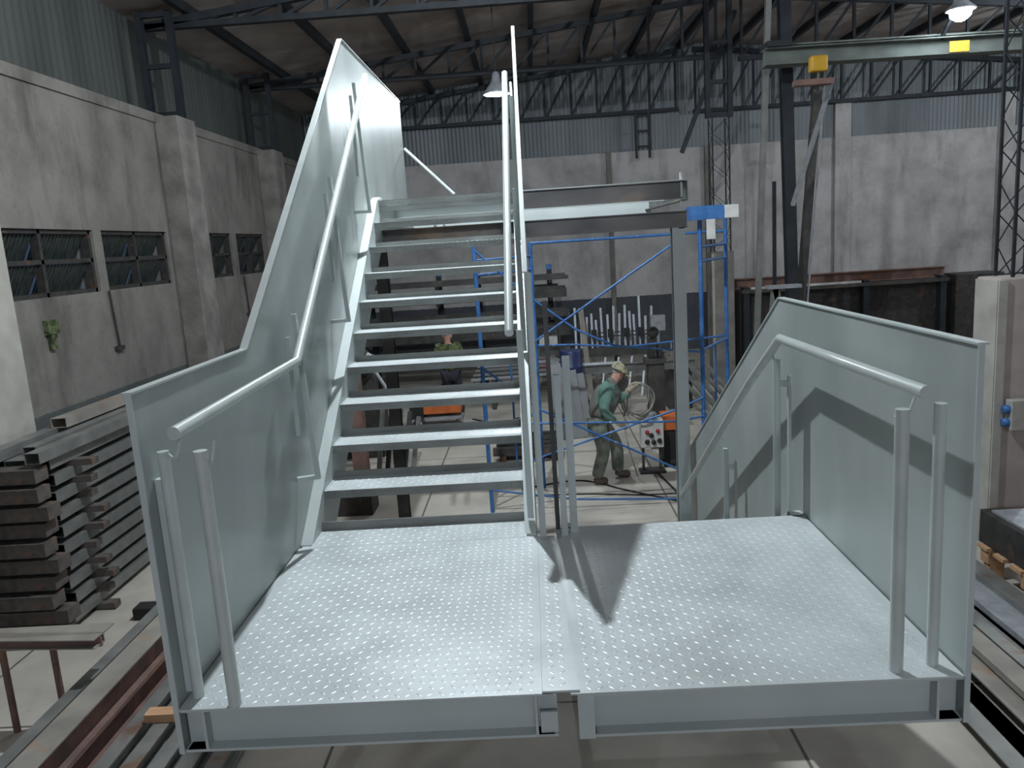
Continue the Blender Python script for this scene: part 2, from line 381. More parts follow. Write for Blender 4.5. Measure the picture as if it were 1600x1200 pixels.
# purlins run front to back under the lining
k = 0
plab = 'dark purlin running front to back under the brown roof lining'
pur = None
for x in [XW+.5+1.32*i for i in range(15)]:
    z = zroof(x)-.075
    if pur is None:
        pur = MB().bar((x,4,z), (x,YB-.05,z), .10, .15).build('roof_purlin', 'truss'); tag(pur, plab, 'purlin', 'roof purlins'); bz = pur.location.z-z; bx = x
    else: copy_tree(pur, (pur.location.x+x-bx, pur.location.y, z+bz))
# right row of columns: concrete pedestals with lattice steel above
def lattice(x, y, zb, zt, wd, label, tilt=0):
    r = thing('lattice_column', (x, y, zb), label, 'column')
    for sx in (-1, 1):
        for sy in (-1, 1): MB().bar((x+sx*wd/2,y+sy*wd/2,zb), (x+sx*wd/2,y+sy*wd/2,zt), .026, .026).build('corner_angle', 'truss', r)
    z = zb; s = 1; mb = MB()
    while z < zt-.3:
        for sy in (-1, 1): mb.bar((x-s*wd/2,y+sy*wd/2,z), (x+s*wd/2,y+sy*wd/2,z+.3), .009, .009)
        for sx in (-1, 1): mb.bar((x+sx*wd/2,y-s*wd/2,z), (x+sx*wd/2,y+s*wd/2,z+.3), .009, .009)
        z += .3; s = -s
    mb.build('lacing', 'truss', r)
    return r
def pedestal(x, y, sx, sy, h, label, m='concrete'):
    o = MB().box(x-sx/2, x+sx/2, y-sy/2, y+sy/2, 0, h).build('concrete_pedestal', m, bevel=.02); return tag(o, label, 'pedestal')
pp = pedestal(4.66, 7.75, .50, .40, 2.68, 'pinkish concrete pedestal with pale edge at the right side, socket box on it', 'pinkish')
MB().box(4.395, 4.412, 7.56, 7.94, 0, 2.66).build('pale_edge', 'concrete_pale', pp)
MB().box(4.395, 4.475, 7.528, 7.549, 0, 2.66).build('pale_edge', 'concrete_pale', pp)
lattice(4.70, 7.75, 2.68, 7.6, .28, 'thin lattice steel column rising from the right-hand pedestal')
pm_ = pedestal(4.02, 16.9, .46, .4, 2.83, 'concrete pedestal seen behind the scaffold frame')
MB().box(3.785, 3.835, 16.69, 16.72, 0, 2.8).build('pale_edge', 'concrete_pale', pm_)
lattice(4.02, 16.9, 2.83, 5.55, .34, 'lattice steel column standing on the pedestal behind the scaffold')
r = thing('steel_column_head', (4.02, 16.9, 5.55), 'boxy dark steel head on top of the middle lattice column', 'column')
for xx in (3.80, 4.26): MB().bar((xx,16.9,5.55), (xx,16.9,7.9), .10, .10).build('upright', 'truss', r)
for zz in (5.6, 6.25, 7.0): MB().bar((3.8,16.9,zz), (4.26,16.9,zz), .08, .08).build('rung', 'truss', r)
for q, (a, b) in enumerate([((4.5,17.36,7.7),(3.35,17.4,4.95)), ((2.7,17.36,6.8),(3.75,17.36,7.75))]):
    o = MB().bar(a, b, .10, .09).build('knee_brace', 'truss'); tag(o, ['long slanting knee brace reaching below the truss beside the middle column', 'short slanting knee brace left of the middle column head'][q], 'brace')
r = thing('column_tie_frame', (3.1, 21.8, 5.3), 'dark tie frame hanging at the end of the pale corrugated sheets', 'frame')
for xx in (3.0, 3.35): MB().bar((xx,21.85,5.3),(xx,21.85,6.46),.06,.06).build('upright','truss',r)
for zz in (5.6,6.0,6.4): MB().bar((3.0,21.85,zz),(3.35,21.85,zz),.05,.05).build('rung','truss',r)

# ------------------------------------------------------------------ lamps
def lamp(x, y, z, label, zc=None):
    r = thing('pendant_lamp', (x, y, z), label, 'lamp')
    MB().lathe([(.03,.34),(.06,.30),(.07,.20),(.12,.14),(.21,.03),(.22,.0),(.20,.0),(.11,.12),(.05,.16)], (x,y,z), 24).build('lamp_shade', 'galv', r)
    MB().lathe([(.02,.05),(.06,.03),(.065,.0),(.04,-.02),(.01,-.03)], (x,y,z+.02), 16).build('bulb', 'glow', r)
    top = (zc if zc else zroof(x)-.01)
    MB().tube([(x,y,z+.34),(x,y,top)], .008, 6).build('cable', 'black', r)
lamp(-.38, 13.0, 5.62, 'small bright pendant lamp under the roof, beside the inner handrail')
lamp(-.69, 6.09, 6.87, 'bright pendant lamp hanging high over the upper landing')
# crane
r = thing('crane_girder', (7, 12.3, 5.3), 'pale grey overhead crane girder crossing the right bay', 'crane')
MB().ibeam((3.6,12.3,5.73), (14.5,12.3,5.63), .28, .24, .014).build('girder', 'crane', r)
MB().box(3.6, 3.95, 12.1, 12.5, 5.85, 5.93).build('end_carriage', 'truss', r)
MB().box(6.22, 6.50, 12.14, 12.16, 5.60, 5.75).build('capacity_plate', 'yellow', r)
MB().bar((3.95,12.3,5.90),(14.5,12.3,5.80),.05,.025).build('festoon_rail','crane',r)
r = thing('hoist_block', (4.3, 12.0, 5.4), 'yellow hoist block with red trolley hanging under the crane girder', 'hoist')
MB().box(4.18, 4.42, 11.95, 12.12, 5.44, 5.66).build('hoist_body', 'yellow', r, bevel=.03)
MB().box(3.95, 4.5, 11.95, 12.1, 5.26, 5.34).build('trolley', 'rust', r)
MB().tube([(4.3,12.03,5.44),(4.3,12.03,5.3),(4.35,12.03,5.2),(4.29,12.03,5.14),(4.24,12.03,5.2)], .018, 8).build('hook', 'darksteel', r)
x, y, z = 6.15, 11.75, 6.07
r = thing('flood_lamp', (x,y,z), 'glaring bright floodlight fixed on top of the crane girder', 'lamp')
MB().lathe([(.05,.24),(.09,.18),(.10,.10),(.19,.02),(.20,-.0),(.17,-.0),(.09,.1)], (x,y,z), 24).build('lamp_shade', 'galv', r)
MB().lathe([(.03,.08),(.12,.05),(.15,.0),(.13,-.08),(.07,-.13),(.02,-.145)], (x,y,z), 20).build('bulb', 'glow', r)
MB().bar((x,y+.1,z+.1),(x,12.25,z-.26),.04,.04).build('bracket', 'truss', r)

# ------------------------------------------------------------------ checker plate geometry
def lozenges(mb, x0, x1, y0, y1, z, pitch=.036, plane='Z', y_at=0, h=.0014):
    L, W = pitch*.40, pitch*.125
    nx = int((x1-x0)/pitch); ny = int((y1-y0)/pitch)
    if nx < 1 or ny < 1: return
    ox = x0+((x1-x0)-nx*pitch)/2+pitch/2; oy = y0+((y1-y0)-ny*pitch)/2+pitch/2
    for i in range(nx):
        for j in range(ny):
            cx, cy = ox+i*pitch, oy+j*pitch; a = PI/4*(1 if (i+j) % 2 else -1)
            c, s = math.cos(a), math.sin(a); vs = []
            for k, (lx, ly, hz) in enumerate([(-L,0,0),(-L*.5,-W,0),(L*.5,-W,0),(L,0,0),(L*.5,W,0),(-L*.5,W,0),(-L*.6,0,h),(0,-W*.35,h*1.1),(L*.6,0,h),(0,W*.35,h*1.1)]):
                u, v = cx+lx*c-ly*s, cy+lx*s+ly*c
                vs.append((u,v,z+hz) if plane == 'Z' else (u,y_at-hz,v))
            mb.add(vs, [(0,1,7,6),(1,2,8,7),(2,3,8),(3,4,8),(4,5,9,8),(5,0,6,9),(6,7,8,9)], True)

# ------------------------------------------------------------------ the ascending staircase with half platform, guards and landing frame
XL, XI, XR = -1.224, -.03, 1.273
YF = 2.276
RS, GO = .18, .2567                      # riser, going
SL = RS/GO
up = thing('ascending_staircase', (-.6, 3.0, 0), 'grey painted steel stair flight going up, with half platform and solid left guard', 'staircase')
pl = MB().box(XL+.004, -.045, 2.27, 3.62, P-.006, P); lozenges(pl, XL+.03, -.05, 2.275, 3.615, P)
pl.build('platform_plate', 'plate', up)
t0 = MB().box(-1.165, -.10, 3.622, 3.86, P-.006, P); lozenges(t0, -1.16, -.105, 3.625, 3.85, P)
t0 = t0.build('platform_nosing_plate', 'plate', up)
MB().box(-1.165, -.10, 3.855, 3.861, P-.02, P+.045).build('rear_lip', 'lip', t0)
cp = MB().prism([(-.044,2.272),(.075,2.272),(.060,2.6),(.052,3.1),(.055,3.42),(.035,3.60),(-.044,3.60)], 'Z', P+.0005, P+.007)
lozenges(cp, -.042, .052, 2.28, 3.56, P+.007); cp.build('joint_cover_plate', 'plate', up)
zc = P-.006-.0755; hc = .151
MB().channel((XL+.005, 2.33, zc), (.0, 2.33, zc), .052, hc, .009, flip=1).build('front_channel', 'paint', up)
MB().channel((XL+.082, YF+.004, zc), (XL+.082, 3.7, zc), .07, hc, .009, flip=-1).build('side_channel', 'paint', up)
MB().channel((-.072, YF+.002, zc), (-.072, 3.62, zc), .06, hc, .009, flip=1).build('side_channel', 'paint', up)
MB().box(-.055, .0, YF+.01, YF+.02, P-.157, P-.075).build('end_plate', 'paint', up)
MB().channel((XL+.005, 3.80, zc-.02), (-.05, 3.80, zc-.02), .05, hc, .009, flip=1).build('back_channel', 'paint', up)
MB().channel((XL+.09, 3.0, zc), (-.07, 3.0, zc), .05, .1, .008).build('cross_bearer', 'paint', up)
# left guard panel
yk, ya, ye = 3.258, 5.74, 8.22
zg, zA = P+1.04, P+2.87
gp = [(YF,P-.157),(3.72,P-.157),(6.42,P+1.55),(ye,P+1.55),(ye,zA),(ya,zA),(yk,zg),(YF,zg)]
g = MB().prism(gp, 'X', XL-.005, XL); g.build('guard_panel', 'panel', up)
def cap_strip(pts, x, wd, name, par, m='pipe'):
    mb = MB()
    for a, b in zip(pts[:-1], pts[1:]): mb.bar((x,a[0],a[1]), (x,b[0],b[1]), wd, .007)
    return mb.build(name, m, par)
cap_strip([(YF,zg),(yk,zg),(ya,zA),(ye,zA)], XL-.010, .034, 'guard_cap', up)
MB().box(XL-.012, XL+.006, YF-.006, YF, P-.157, zg).build('guard_edge_strip', 'paint', up)
# stringers
def stringer(x0, x1, name='stringer'):
    zt = lambda y: P+SL*(y-3.66)
    p = [(3.60,P-.15),(3.66,P),(6.22,zt(6.22)),(6.36,P+1.83),(6.42,P+1.83),(6.42,P+1.55),(6.33,P+1.50),(4.0,P-.15)]
    MB().prism(p, 'X', x0, x1).build(name, 'paint', up)
stringer(XL+.001, -1.165); stringer(-.108, -.052)
# treads
tlip, blip = .042, .034
for k in range(1, 11):
    y0 = 3.962+(k-1)*GO; z = P+RS*k; y1 = y0+.250
    tm = MB().box(-1.166, -.107, y0, y1, z-.005, z)
    lozenges(tm, -1.163, -.11, y0+.004, y1-.004, z)
    tr = tm.build('tread', 'plate', up)
    nm = MB().box(-1.166, -.107, y0-.004, y0, z-tlip, z)
    lozenges(nm, -1.163, -.11, z-tlip+.002, z-.002, 0, pitch=.036, plane='Y', y_at=y0-.004)
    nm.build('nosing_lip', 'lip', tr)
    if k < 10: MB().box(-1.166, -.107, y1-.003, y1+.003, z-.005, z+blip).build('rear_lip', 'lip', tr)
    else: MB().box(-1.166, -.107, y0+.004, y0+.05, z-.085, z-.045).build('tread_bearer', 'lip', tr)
    for xx in (-1.16, -.113): MB().bar((xx,y0+.02,z-.012), (xx,y1-.02,z-.012), .01, .03).build('tread_cleat', 'paint', tr)
# landing frame: open, its plate is not fitted yet
MB().channel((-.05,6.30,P+1.73), (1.215,6.30,P+1.73), .05, .135, .008, flip=1).build('landing_front_beam', 'beamsteel', up)
MB().bar((-.05,6.262,P+1.80), (1.215,6.262,P+1.80), .03, .008).build('landing_edge_angle', 'pipe', up)
MB().channel((XL,8.2,P+1.66), (1.25,8.2,P+1.66), .05, .30, .009, flip=1).build('landing_back_beam', 'paint', up)
MB().channel((XL,7.3,P+1.74), (1.25,7.3,P+1.74), .05, .10, .008, flip=1).build('landing_cross_bearer', 'paint', up)
MB().channel((1.24,6.25,P+1.72), (1.24,8.2,P+1.72), .05, .15, .008, flip=-1).build('landing_side_channel', 'beamsteel', up)
MB().channel((XL+.01,6.4,P+1.70), (XL+.01,8.2,P+1.70), .05, .17, .008, flip=1).build('landing_side_channel', 'paint', up)
for xx in (-.95, -.86): MB().box(xx, xx+.012, 7.9, 8.15, P+1.5, P+1.8).build('gusset', 'paint', up)
MB().box(1.19, 1.205, 6.27, 6.30, P+1.60, P+1.86).build('landing_end_plate', 'pipe', up)
MB().tube([(-1.21,8.2,4.31),(-.74,8.2,3.83)], .017, 10).build('guard_brace', 'pipe', up)
# inner guard seen edge on
ip = [(3.58,P-.05),(4.0,P-.05),(6.3,P+1.62),(5.95,P+1.9),(5.76,P+2.87),(5.74,P+2.87),(3.58,P+1.275)]
MB().prism(ip, 'X', XI-.004, XI+.002).build('inner_guard_panel', 'panel', up)
cap_strip([(3.58,P+1.275),(5.74,P+2.87)], XI, .022, 'inner_guard_cap', up)
MB().bar((XI+.012,3.60,P-.02),(XI+.012,3.60,P+1.27),.03,.02, up=(0,1,0)).build('inner_guard_stiffener', 'paint', up)
MB().bar((-.075,3.72,P+.06),(-.075,3.72,P+1.0),.03,.02, up=(0,1,0)).build('inner_post', 'paint', up)
MB().bar((-.07,4.72,P+.76),(-.07,4.72,P+1.72),.03,.02, up=(0,1,0)).build('inner_post', 'paint', up)
MB().bar((-.07,5.66,P+1.42),(-.07,5.66,P+2.40),.03,.02, up=(0,1,0)).build('inner_post', 'paint', up)
MB().tube([(-.123,3.69,P+.99),(-.108,5.9,P+2.60)], .0215, 16).build('inner_handrail', 'pipe', up)
# a second pipe rail on the landing side, thinner
MB().tube([(XI-.03,5.9,P+1.95),(XI-.045,6.35,P+2.62)], .011, 8).build('landing_rail_stub', 'paint', up)
# outer handrail and posts
def hook(p, q):   # bent rod from a post head to the underside of the rail
    p, q = Vector(p), Vector(q); pts = []
    for i in range(9):
        t = i/8; a = p.lerp(q, t); a.z -= .035*math.sin(PI*t); pts.append(a)
    return MB().tube(pts, .005, 6)
def post(x, y, z0_, z1_, r, name, par):
    return MB().tube([(x,y,z0_),(x,y,z1_)], r, 16).build(name, 'pipe', par)
MB().tube([(-1.12,2.30,P+.905),(-1.12,3.60,P+.93),(-1.12,5.97,P+2.665)], .0215, 18).build('handrail', 'pipe', up)
post(-1.185, 2.35, P, P+.84, .018, 'handrail_post', up); post(-1.04, 2.29, P, P+.85, .021, 'handrail_post', up)
hook((-1.17,2.35,P+.83), (-1.12,2.34,P+.885)).build('hook', 'paint', up)
hook((-1.02,2.29,P+.82), (-1.01,2.33,P+.87)).build('hook', 'paint', up)
MB().bar((-1.213,2.36,P+.02),(-1.213,2.36,P+.75),.02,.03).build('panel_stiffener', 'paint', up)
for yy in (3.75, 4.73, 5.70):
    zb = P+SL*(yy-3.66)+.25; zt_ = P+.93+.732*(yy-3.6)+.10
    MB().bar((-1.125,yy,zb),(-1.155,yy,zt_),.022,.026, up=(0,1,0)).build('stair_post', 'paint', up)
    MB().bar((-1.165,yy-.10,zb+.25),(-1.165,yy-.10,zt_-.10),.02,.02, up=(0,1,0)).build('stair_post', 'paint', up)
    MB().bar((-1.125,yy,zb+.01),(-1.222,yy-.03,zb+.01),.03,.02).build('post_foot', 'paint', up)
    hook((-1.155,yy,zt_-.04), (-1.12,yy+.02,P+.93+.732*(yy-3.58)-.02)).build('hook', 'paint', up)
# ------------------------------------------------------------------ the descending staircase with the right half platform
dn_ = thing('descending_staircase', (.65, 3.0, 0), 'grey painted steel stair module going down on the right, with solid right guard', 'staircase')
pl = MB().box(.045, XR-.006, 2.262, 3.715, P-.006, P); lozenges(pl, .085, XR-.03, 2.27, 3.71, P)
pl.build('platform_plate', 'plate', dn_)
MB().channel((.066, 2.32, zc), (XR, 2.32, zc), .055, hc, .009, flip=1).build('front_channel', 'paint', dn_)
MB().box(.066, .118, 2.262, 2.272, P-.16, P-.006).build('end_plate', 'paint', dn_)
MB().channel((.072, 2.27, zc), (.072, 3.7, zc), .05, hc, .009, flip=1).build('side_channel', 'paint', dn_)
MB().channel((XR-.085, 2.265, zc), (XR-.085, 3.7, zc), .075, hc, .009, flip=1).build('side_channel', 'paint', dn_)
MB().channel((.07, 3.66, zc-.01), (XR, 3.66, zc-.01), .05, hc, .009, flip=1).build('back_channel', 'paint', dn_)
ykr, yer = 4.11, 7.28
zr = lambda y: zg - .597*(y-ykr)
gp = [(2.262,P-.157),(3.85,P-.157),(6.75,.0),(yer,.0),(yer,zr(yer)),(ykr,zg),(2.262,zg)]
MB().prism(gp, 'X', XR, XR+.005).build('guard_panel', 'panel', dn_)
cap_strip([(2.262,zg),(ykr,zg),(yer,zr(yer))], XR+.010, .034, 'guard_cap', dn_, 'paint')
MB().box(XR-.006, XR+.012, 2.256, 2.262, P-.157, zg).build('guard_edge_strip', 'paint', dn_)
for x0, x1 in ((.075,.13), (XR-.06,XR-.001)):
    MB().prism([(3.70,P-.16),(3.70,P-.0),(3.78,P-.0),(6.85,.10),(6.85,0),(6.5,0)], 'X', x0, x1).build('stringer', 'paint', dn_)
for k in range(1, 10):
    z = P-.19*k; y0 = 3.78+(k-1)*.315
    MB().box(.13, XR-.06, y0, y0+.27, z-.005, z).box(.13, XR-.06, y0+.266, y0+.27, z-.045, z).build('tread', 'plate', dn_)
MB().tube([(1.15,2.31,P+.895),(1.15,3.70,P+.885),(1.15,4.24,P+.57),(1.15,6.35,P-.78)], .0215, 18).build('handrail', 'pipe', dn_)
post(1.08, 2.31, P, P+.85, .021, 'handrail_post', dn_); post(1.205, 2.335, P, P+.855, .018, 'handrail_post', dn_)
hook((1.06,2.31,P+.83),(1.135,2.35,P+.872)).build('hook', 'paint', dn_)
for yy, zt_ in ((3.80,P+.77),(4.85,P+.04)):
    MB().tube([(1.165,yy,zt_-.95),(1.165,yy,zt_)], .018, 14).build('stair_post', 'paint', dn_)
    MB().bar((1.22,yy-.02,zt_-.95),(1.22,yy-.02,zt_-.08),.014,.018, up=(0,1,0)).build('stair_post', 'paint', dn_)
    MB().bar((1.17,yy,zt_-.12),(1.225,yy-.02,zt_-.12),.02,.03).build('post_clip', 'paint', dn_)
    hook((1.165,yy-.01,zt_-.02),(1.15,yy+.03,zt_+.06)).build('hook', 'paint', dn_)
for x, y, zt_, wd in ((.088,3.62,P+.79,.030),(.135,3.66,P+.87,.036)):
    MB().bar((x,y,P),(x,y,zt_),wd,.028, up=(0,1,0)).build('inner_post', 'paint', dn_)
MB().bar((.058,3.70,P-.15),(.052,3.72,P+1.13),.022,.02, up=(0,1,0)).build('inner_post', 'darksteel', dn_)

# ------------------------------------------------------------------ temporary frame that carries the landing
r = thing('support_frame', (0, 6.36, 0), 'dark steel goal-post frame carrying the upper landing, a post on each side', 'frame')
MB().ibeam((-1.235,6.36,P+1.505),(1.25,6.36,P+1.505),.10,.13,.009).build('header_beam', 'beamsteel', r)
MB().ibeam((1.175,6.36,0),(1.175,6.36,P+1.44),.10,.10,.009, up=(0,1,0)).build('post', 'paint', r)
MB().ibeam((-1.20,6.36,0),(-1.20,6.36,P+1.44),.09,.10,.009, up=(0,1,0)).build('post', 'darksteel', r)
for xx in (1.175, -1.2): MB().box(xx-.1, xx+.1, 6.26, 6.46, 0, .012).build('base_plate', 'darksteel', r)
MB().bar((1.175,6.36,P+1.437),(1.265,6.36,P+1.437),.1,.008).build('bracket', 'paint', r)

# ------------------------------------------------------------------ blue scaffold
sc = thing('scaffold', (.9, 9.8, 0), 'worn blue tubular scaffold bay standing behind and under the stairs', 'scaffold')
A, B, A2, B2 = (-.66,9.32), (.0,10.25), (1.98,9.32), (2.5,10.25)
for (x, y), h in ((A,3.29),(B,3.29),(A2,3.42),(B2,3.45)): MB().tube([(x,y,0),(x,y,h)], .026, 10).build('standard', 'blue', sc)
for p, q in ((A,B),(A2,B2)):
    for z in (.45, 1.05, 1.9, 2.95, 3.12): MB().tube([(*p,z),(*q,z)], .018, 8).build('rung', 'blue', sc)
    mx = ((p[0]+q[0])/2, (p[1]+q[1])/2); MB().tube([(*mx,.45),(*mx,1.9)], .014, 8).build('inner_upright', 'blue', sc)
MB().tube([(B[0],B[1],3.28),(B2[0],B2[1],3.28)], .018, 8).build('guard_rail', 'blue', sc)
br = [((-.66,9.3,1.9),(-.02,9.3,2.12),(1.72,9.3,3.21)), ((-.66,9.3,3.25),(-.14,9.3,2.74),(.49,9.3,2.24),(.94,9.3,2.02),(1.98,9.3,1.88)),
      ((-.66,9.3,1.85),(.01,9.3,1.29),(1.98,9.3,.28)), ((-.66,9.3,.42),(.02,9.3,.71),(1.66,9.3,1.2),(1.98,9.3,1.33)),
      ((-.66,9.3,1.17),(.04,9.3,1.12),(1.65,9.3,1.05),(1.98,9.3,1.1)), ((0,10.28,1.95),(.5,10.28,1.93),(1.2,10.28,1.86),(2.5,10.28,1.93)),
      ((-.66,9.34,.30),(.4,9.34,.12),(1.98,9.34,.04))]
for b in br: MB().tube(b, .0135, 8).build('cross_brace', 'blue', sc)
o = MB().box(1.85, 2.24, 9.2, 9.5, 3.425, 3.58).build('blue_board', 'blue'); tag(o, 'chipped blue plank lying on the right end of the scaffold', 'board')
MB().box(2.24, 2.40, 9.2, 9.5, 3.43, 3.575).build('bare_end', 'white', o)
MB().box(2.03, 2.13, 9.19, 9.2, 3.2, 3.425).build('tag', 'white', o)

# ------------------------------------------------------------------ people
def skin(name, nodes, edges, m, parent, root=0, sub=2):
    off = wloc(parent) if parent else Vector((0,0,0))
    me = bpy.data.meshes.new(name); me.from_pydata([tuple(Vector(n[0])-off) for n in nodes], edges, []); me.update()
    o = bpy.data.objects.new(name, me); C.objects.link(o)
    if parent: o.parent = parent
    bm = bmesh.new(); bm.from_mesh(me); ly = bm.verts.layers.skin.verify(); bm.verts.ensure_lookup_table()
    for i, n in enumerate(nodes):
        rr = n[1]; bm.verts[i][ly].radius = (rr, rr) if not isinstance(rr, tuple) else rr; bm.verts[i][ly].use_root = (i == root)
    bm.to_mesh(me); bm.free()
    s = o.modifiers.new('skin', 'SKIN'); s.use_smooth_shade = True
    b = o.modifiers.new('subsurf', 'SUBSURF'); b.levels = sub; b.render_levels = sub
    me.materials.append(M[m]); return o
def chain(n, s=0): return [(i, i+1) for i in range(s, s+n-1)]
def person(name, J, label, cloth, S=1.0):
    """J: joint positions. cloth: materials for sleeves, vest, trousers, cap"""
    base = ((J['footL'][0]+J['footR'][0])/2, (J['footL'][1]+J['footR'][1])/2, 0)
    r = thing(name, base, label, 'person')
    V = Vector
    nodes = [(J['pelvis'],.115),(J['waist'],.11),(J['chest'],.135),(J['neck'],.055),(J['head'],(.075,.09)),(J['crown'],.068)]
    edges = chain(6)
    def limb(keys, rads, start):
        prev = start
        for kx, rr in zip(keys, rads): nodes.append((J[kx] if isinstance(kx, str) else kx, rr)); edges.append((prev, len(nodes)-1)); prev = len(nodes)-1
        return prev
    for s in 'LR':
        w_ = limb(['sh'+s,'el'+s,'wr'+s], [.052,.04,.028], 2)
        hv = V(J['ha'+s]); wv = V(J['wr'+s]); d = (hv-wv).normalized()
        limb([tuple(wv+d*.05)], [.030], w_); palm = len(nodes)-1
        side = d.cross(V((0,1,.2))).normalized(); cu = V(J.get('curl'+s, (0,0,-1)))
        for f in range(4):
            b0 = wv+d*.085+side*(.024-.016*f); ln = [.032,.037,.034,.026][f]
            limb([tuple(b0), tuple(b0+d*ln+cu*.010), tuple(b0+d*ln*1.3+cu*.035)], [.010,.009,.008], palm)
        limb([tuple(wv+d*.045+side*.038), tuple(wv+d*.085+side*.05+cu*.02)], [.011,.009], palm)
        k_ = limb(['hip'+s,'kn'+s,'an'+s], [.082,.058,.042], 0)
        fv = V(J['foot'+s]); fv.z = .04
        limb([tuple(V(J['an'+s]).lerp(fv,.6)-V((0,0,.01)))], [.02], k_)
    skin('body', nodes, edges, 'skin', r)
    # clothing
    d = V(J['face']).normalized(); hd = V(J['head'])
    n = [(J['pelvis'],.155),(J['waist'],.165),(J['chest'],.195),(tuple(V(J['chest']).lerp(V(J['neck']),.75)),.085)]; e = chain(4)
    for s in 'LR':
        n += [(J['sh'+s],.098),(J['el'+s],.075),(tuple(V(J['el'+s]).lerp(V(J['wr'+s]),.9)),.042)]; k0 = len(n)-3; e += [(2,k0),(k0,k0+1),(k0+1,k0+2)]
    skin('shirt', n, e, cloth[0], r)
    if cloth[1]:
        c_, w_, p_ = V(J['chest']), V(J['waist']), V(J['pelvis'])
        skin('vest', [(tuple(p_),.17),(tuple(w_),.19),(tuple(c_),.225),(tuple(c_.lerp(V(J['neck']),.7)),.12)], chain(4), cloth[1], r)
        nk = V(J['neck']); skin('hood', [(tuple(nk+d*.03+V((0,-.085,-.04))),.04),(tuple(nk-d*.06+V((0,-.05,-.02))),.055),(tuple(nk-d*.06+V((0,.05,-.02))),.055),(tuple(nk+d*.03+V((0,.085,-.04))),.04)], chain(4), cloth[1], r)
    n = [(J['pelvis'],.15)]; e = []
    for s in 'LR':
        a_ = V(J['an'+s]); n += [(J['hip'+s],.125),(J['kn'+s],.098),(tuple(V(J['kn'+s]).lerp(a_,.5)),.095),(tuple(a_+V((0,0,-.015))),.085)]; k0 = len(n)-4; e += [(0,k0),(k0,k0+1),(k0+1,k0+2),(k0+2,k0+3)]
    skin('trousers', n, e, cloth[2], r)
    for s in 'LR':
        a_ = V(J['an'+s]); f_ = V(J['foot'+s]); f_.z = .045; a2 = V((a_.x,a_.y,.055))
        skin('boot', [(tuple(a_),.065),(tuple(a2),.06),(tuple(a2.lerp(f_,.5)),.058),(tuple(f_),.055)], chain(4), 'boot', r)
        hv = V(J['ha'+s]); wv = V(J['wr'+s]); dd = (hv-wv).normalized()
        if cloth[4]:
            sd = dd.cross(V((0,1,.2))).normalized(); cu = V(J.get('curl'+s, (0,0,-1)))
            nn = [(tuple(wv-dd*.03),.036),(tuple(wv+dd*.05),.038)]; ee = [(0,1)]
            for f in range(4):
                b0 = wv+dd*.085+sd*(.026-.017*f); ln = [.034,.040,.036,.028][f]; k0 = len(nn)
                nn += [(tuple(b0),.013),(tuple(b0+dd*ln+cu*.010),.012),(tuple(b0+dd*ln*1.3+cu*.036),.011)]; ee += [(1,k0),(k0,k0+1),(k0+1,k0+2)]
            k0 = len(nn); nn += [(tuple(wv+dd*.045+sd*.042),.014),(tuple(wv+dd*.088+sd*.055+cu*.02),.012)]; ee += [(1,k0),(k0,k0+1)]
            skin('glove', nn, ee, 'glove', r)
    # face: nose, eyes, mouth, ears
    up_ = (V(J['crown'])-hd).normalized(); sd = d.cross(up_).normalized()
    fc = hd + d*.088
    MB().tube([fc+up_*.03-d*.005, fc+d*.018-up_*.005], [.008,.014], 8).build('nose', 'skin', r)
    for q in (-1, 1):
        MB().tube([fc+up_*.03+sd*q*.03-d*.012, fc+up_*.03+sd*q*.03-d*.004], [.012,.008], 8).build('eye', 'black', r)
        MB().tube([hd+sd*q*.075-up_*.03, hd+sd*q*.082+up_*.03], [.012,.016], 8).build('ear', 'skin', r)
    MB().tube([fc-up_*.035-sd*.02-d*.008, fc-up_*.035+sd*.02-d*.008], .006, 6).build('mouth', 'red', r)
    skin('hair', [(tuple(hd-d*.035-up_*.02),.078),(tuple(hd-d*.025+up_*.05),.082)], chain(2), 'hair', r)
    if cloth[3]:
        c0 = hd+up_*.055; c = MB(); n_ = 16; vs = []; fs = []
        for i in range(6):
            t = i/5*PI/2; rr = .118*math.cos(t); hh = .105*math.sin(t)
            for j in range(n_):
                a = 2*PI*j/n_; vs.append(c0+d*math.cos(a)*rr*1.08+sd*math.sin(a)*rr+up_*hh)
        fs = [(i*n_+j,i*n_+(j+1) % n_,(i+1)*n_+(j+1) % n_,(i+1)*n_+j) for i in range(5) for j in range(n_)]
        c.add(vs, fs, True).build('cap', cloth[3], r)
        v2 = []
        for q in range(9):
            a = -1.0+2.0*q/8; e_ = c0+d*math.cos(a)*.122+sd*math.sin(a)*.108; o_ = e_+d*(.075*math.cos(a*1.3))-up_*.022
            v2 += [e_, o_, e_-up_*.006, o_-up_*.006]
        ff = []
        for q in range(8): b = q*4; ff += [(b,b+4,b+5,b+1),(b+2,b+3,b+7,b+6),(b+1,b+5,b+7,b+3),(b,b+2,b+6,b+4)]
        MB().add(v2, ff, True).build('cap_peak', cloth[3], r)
    return r
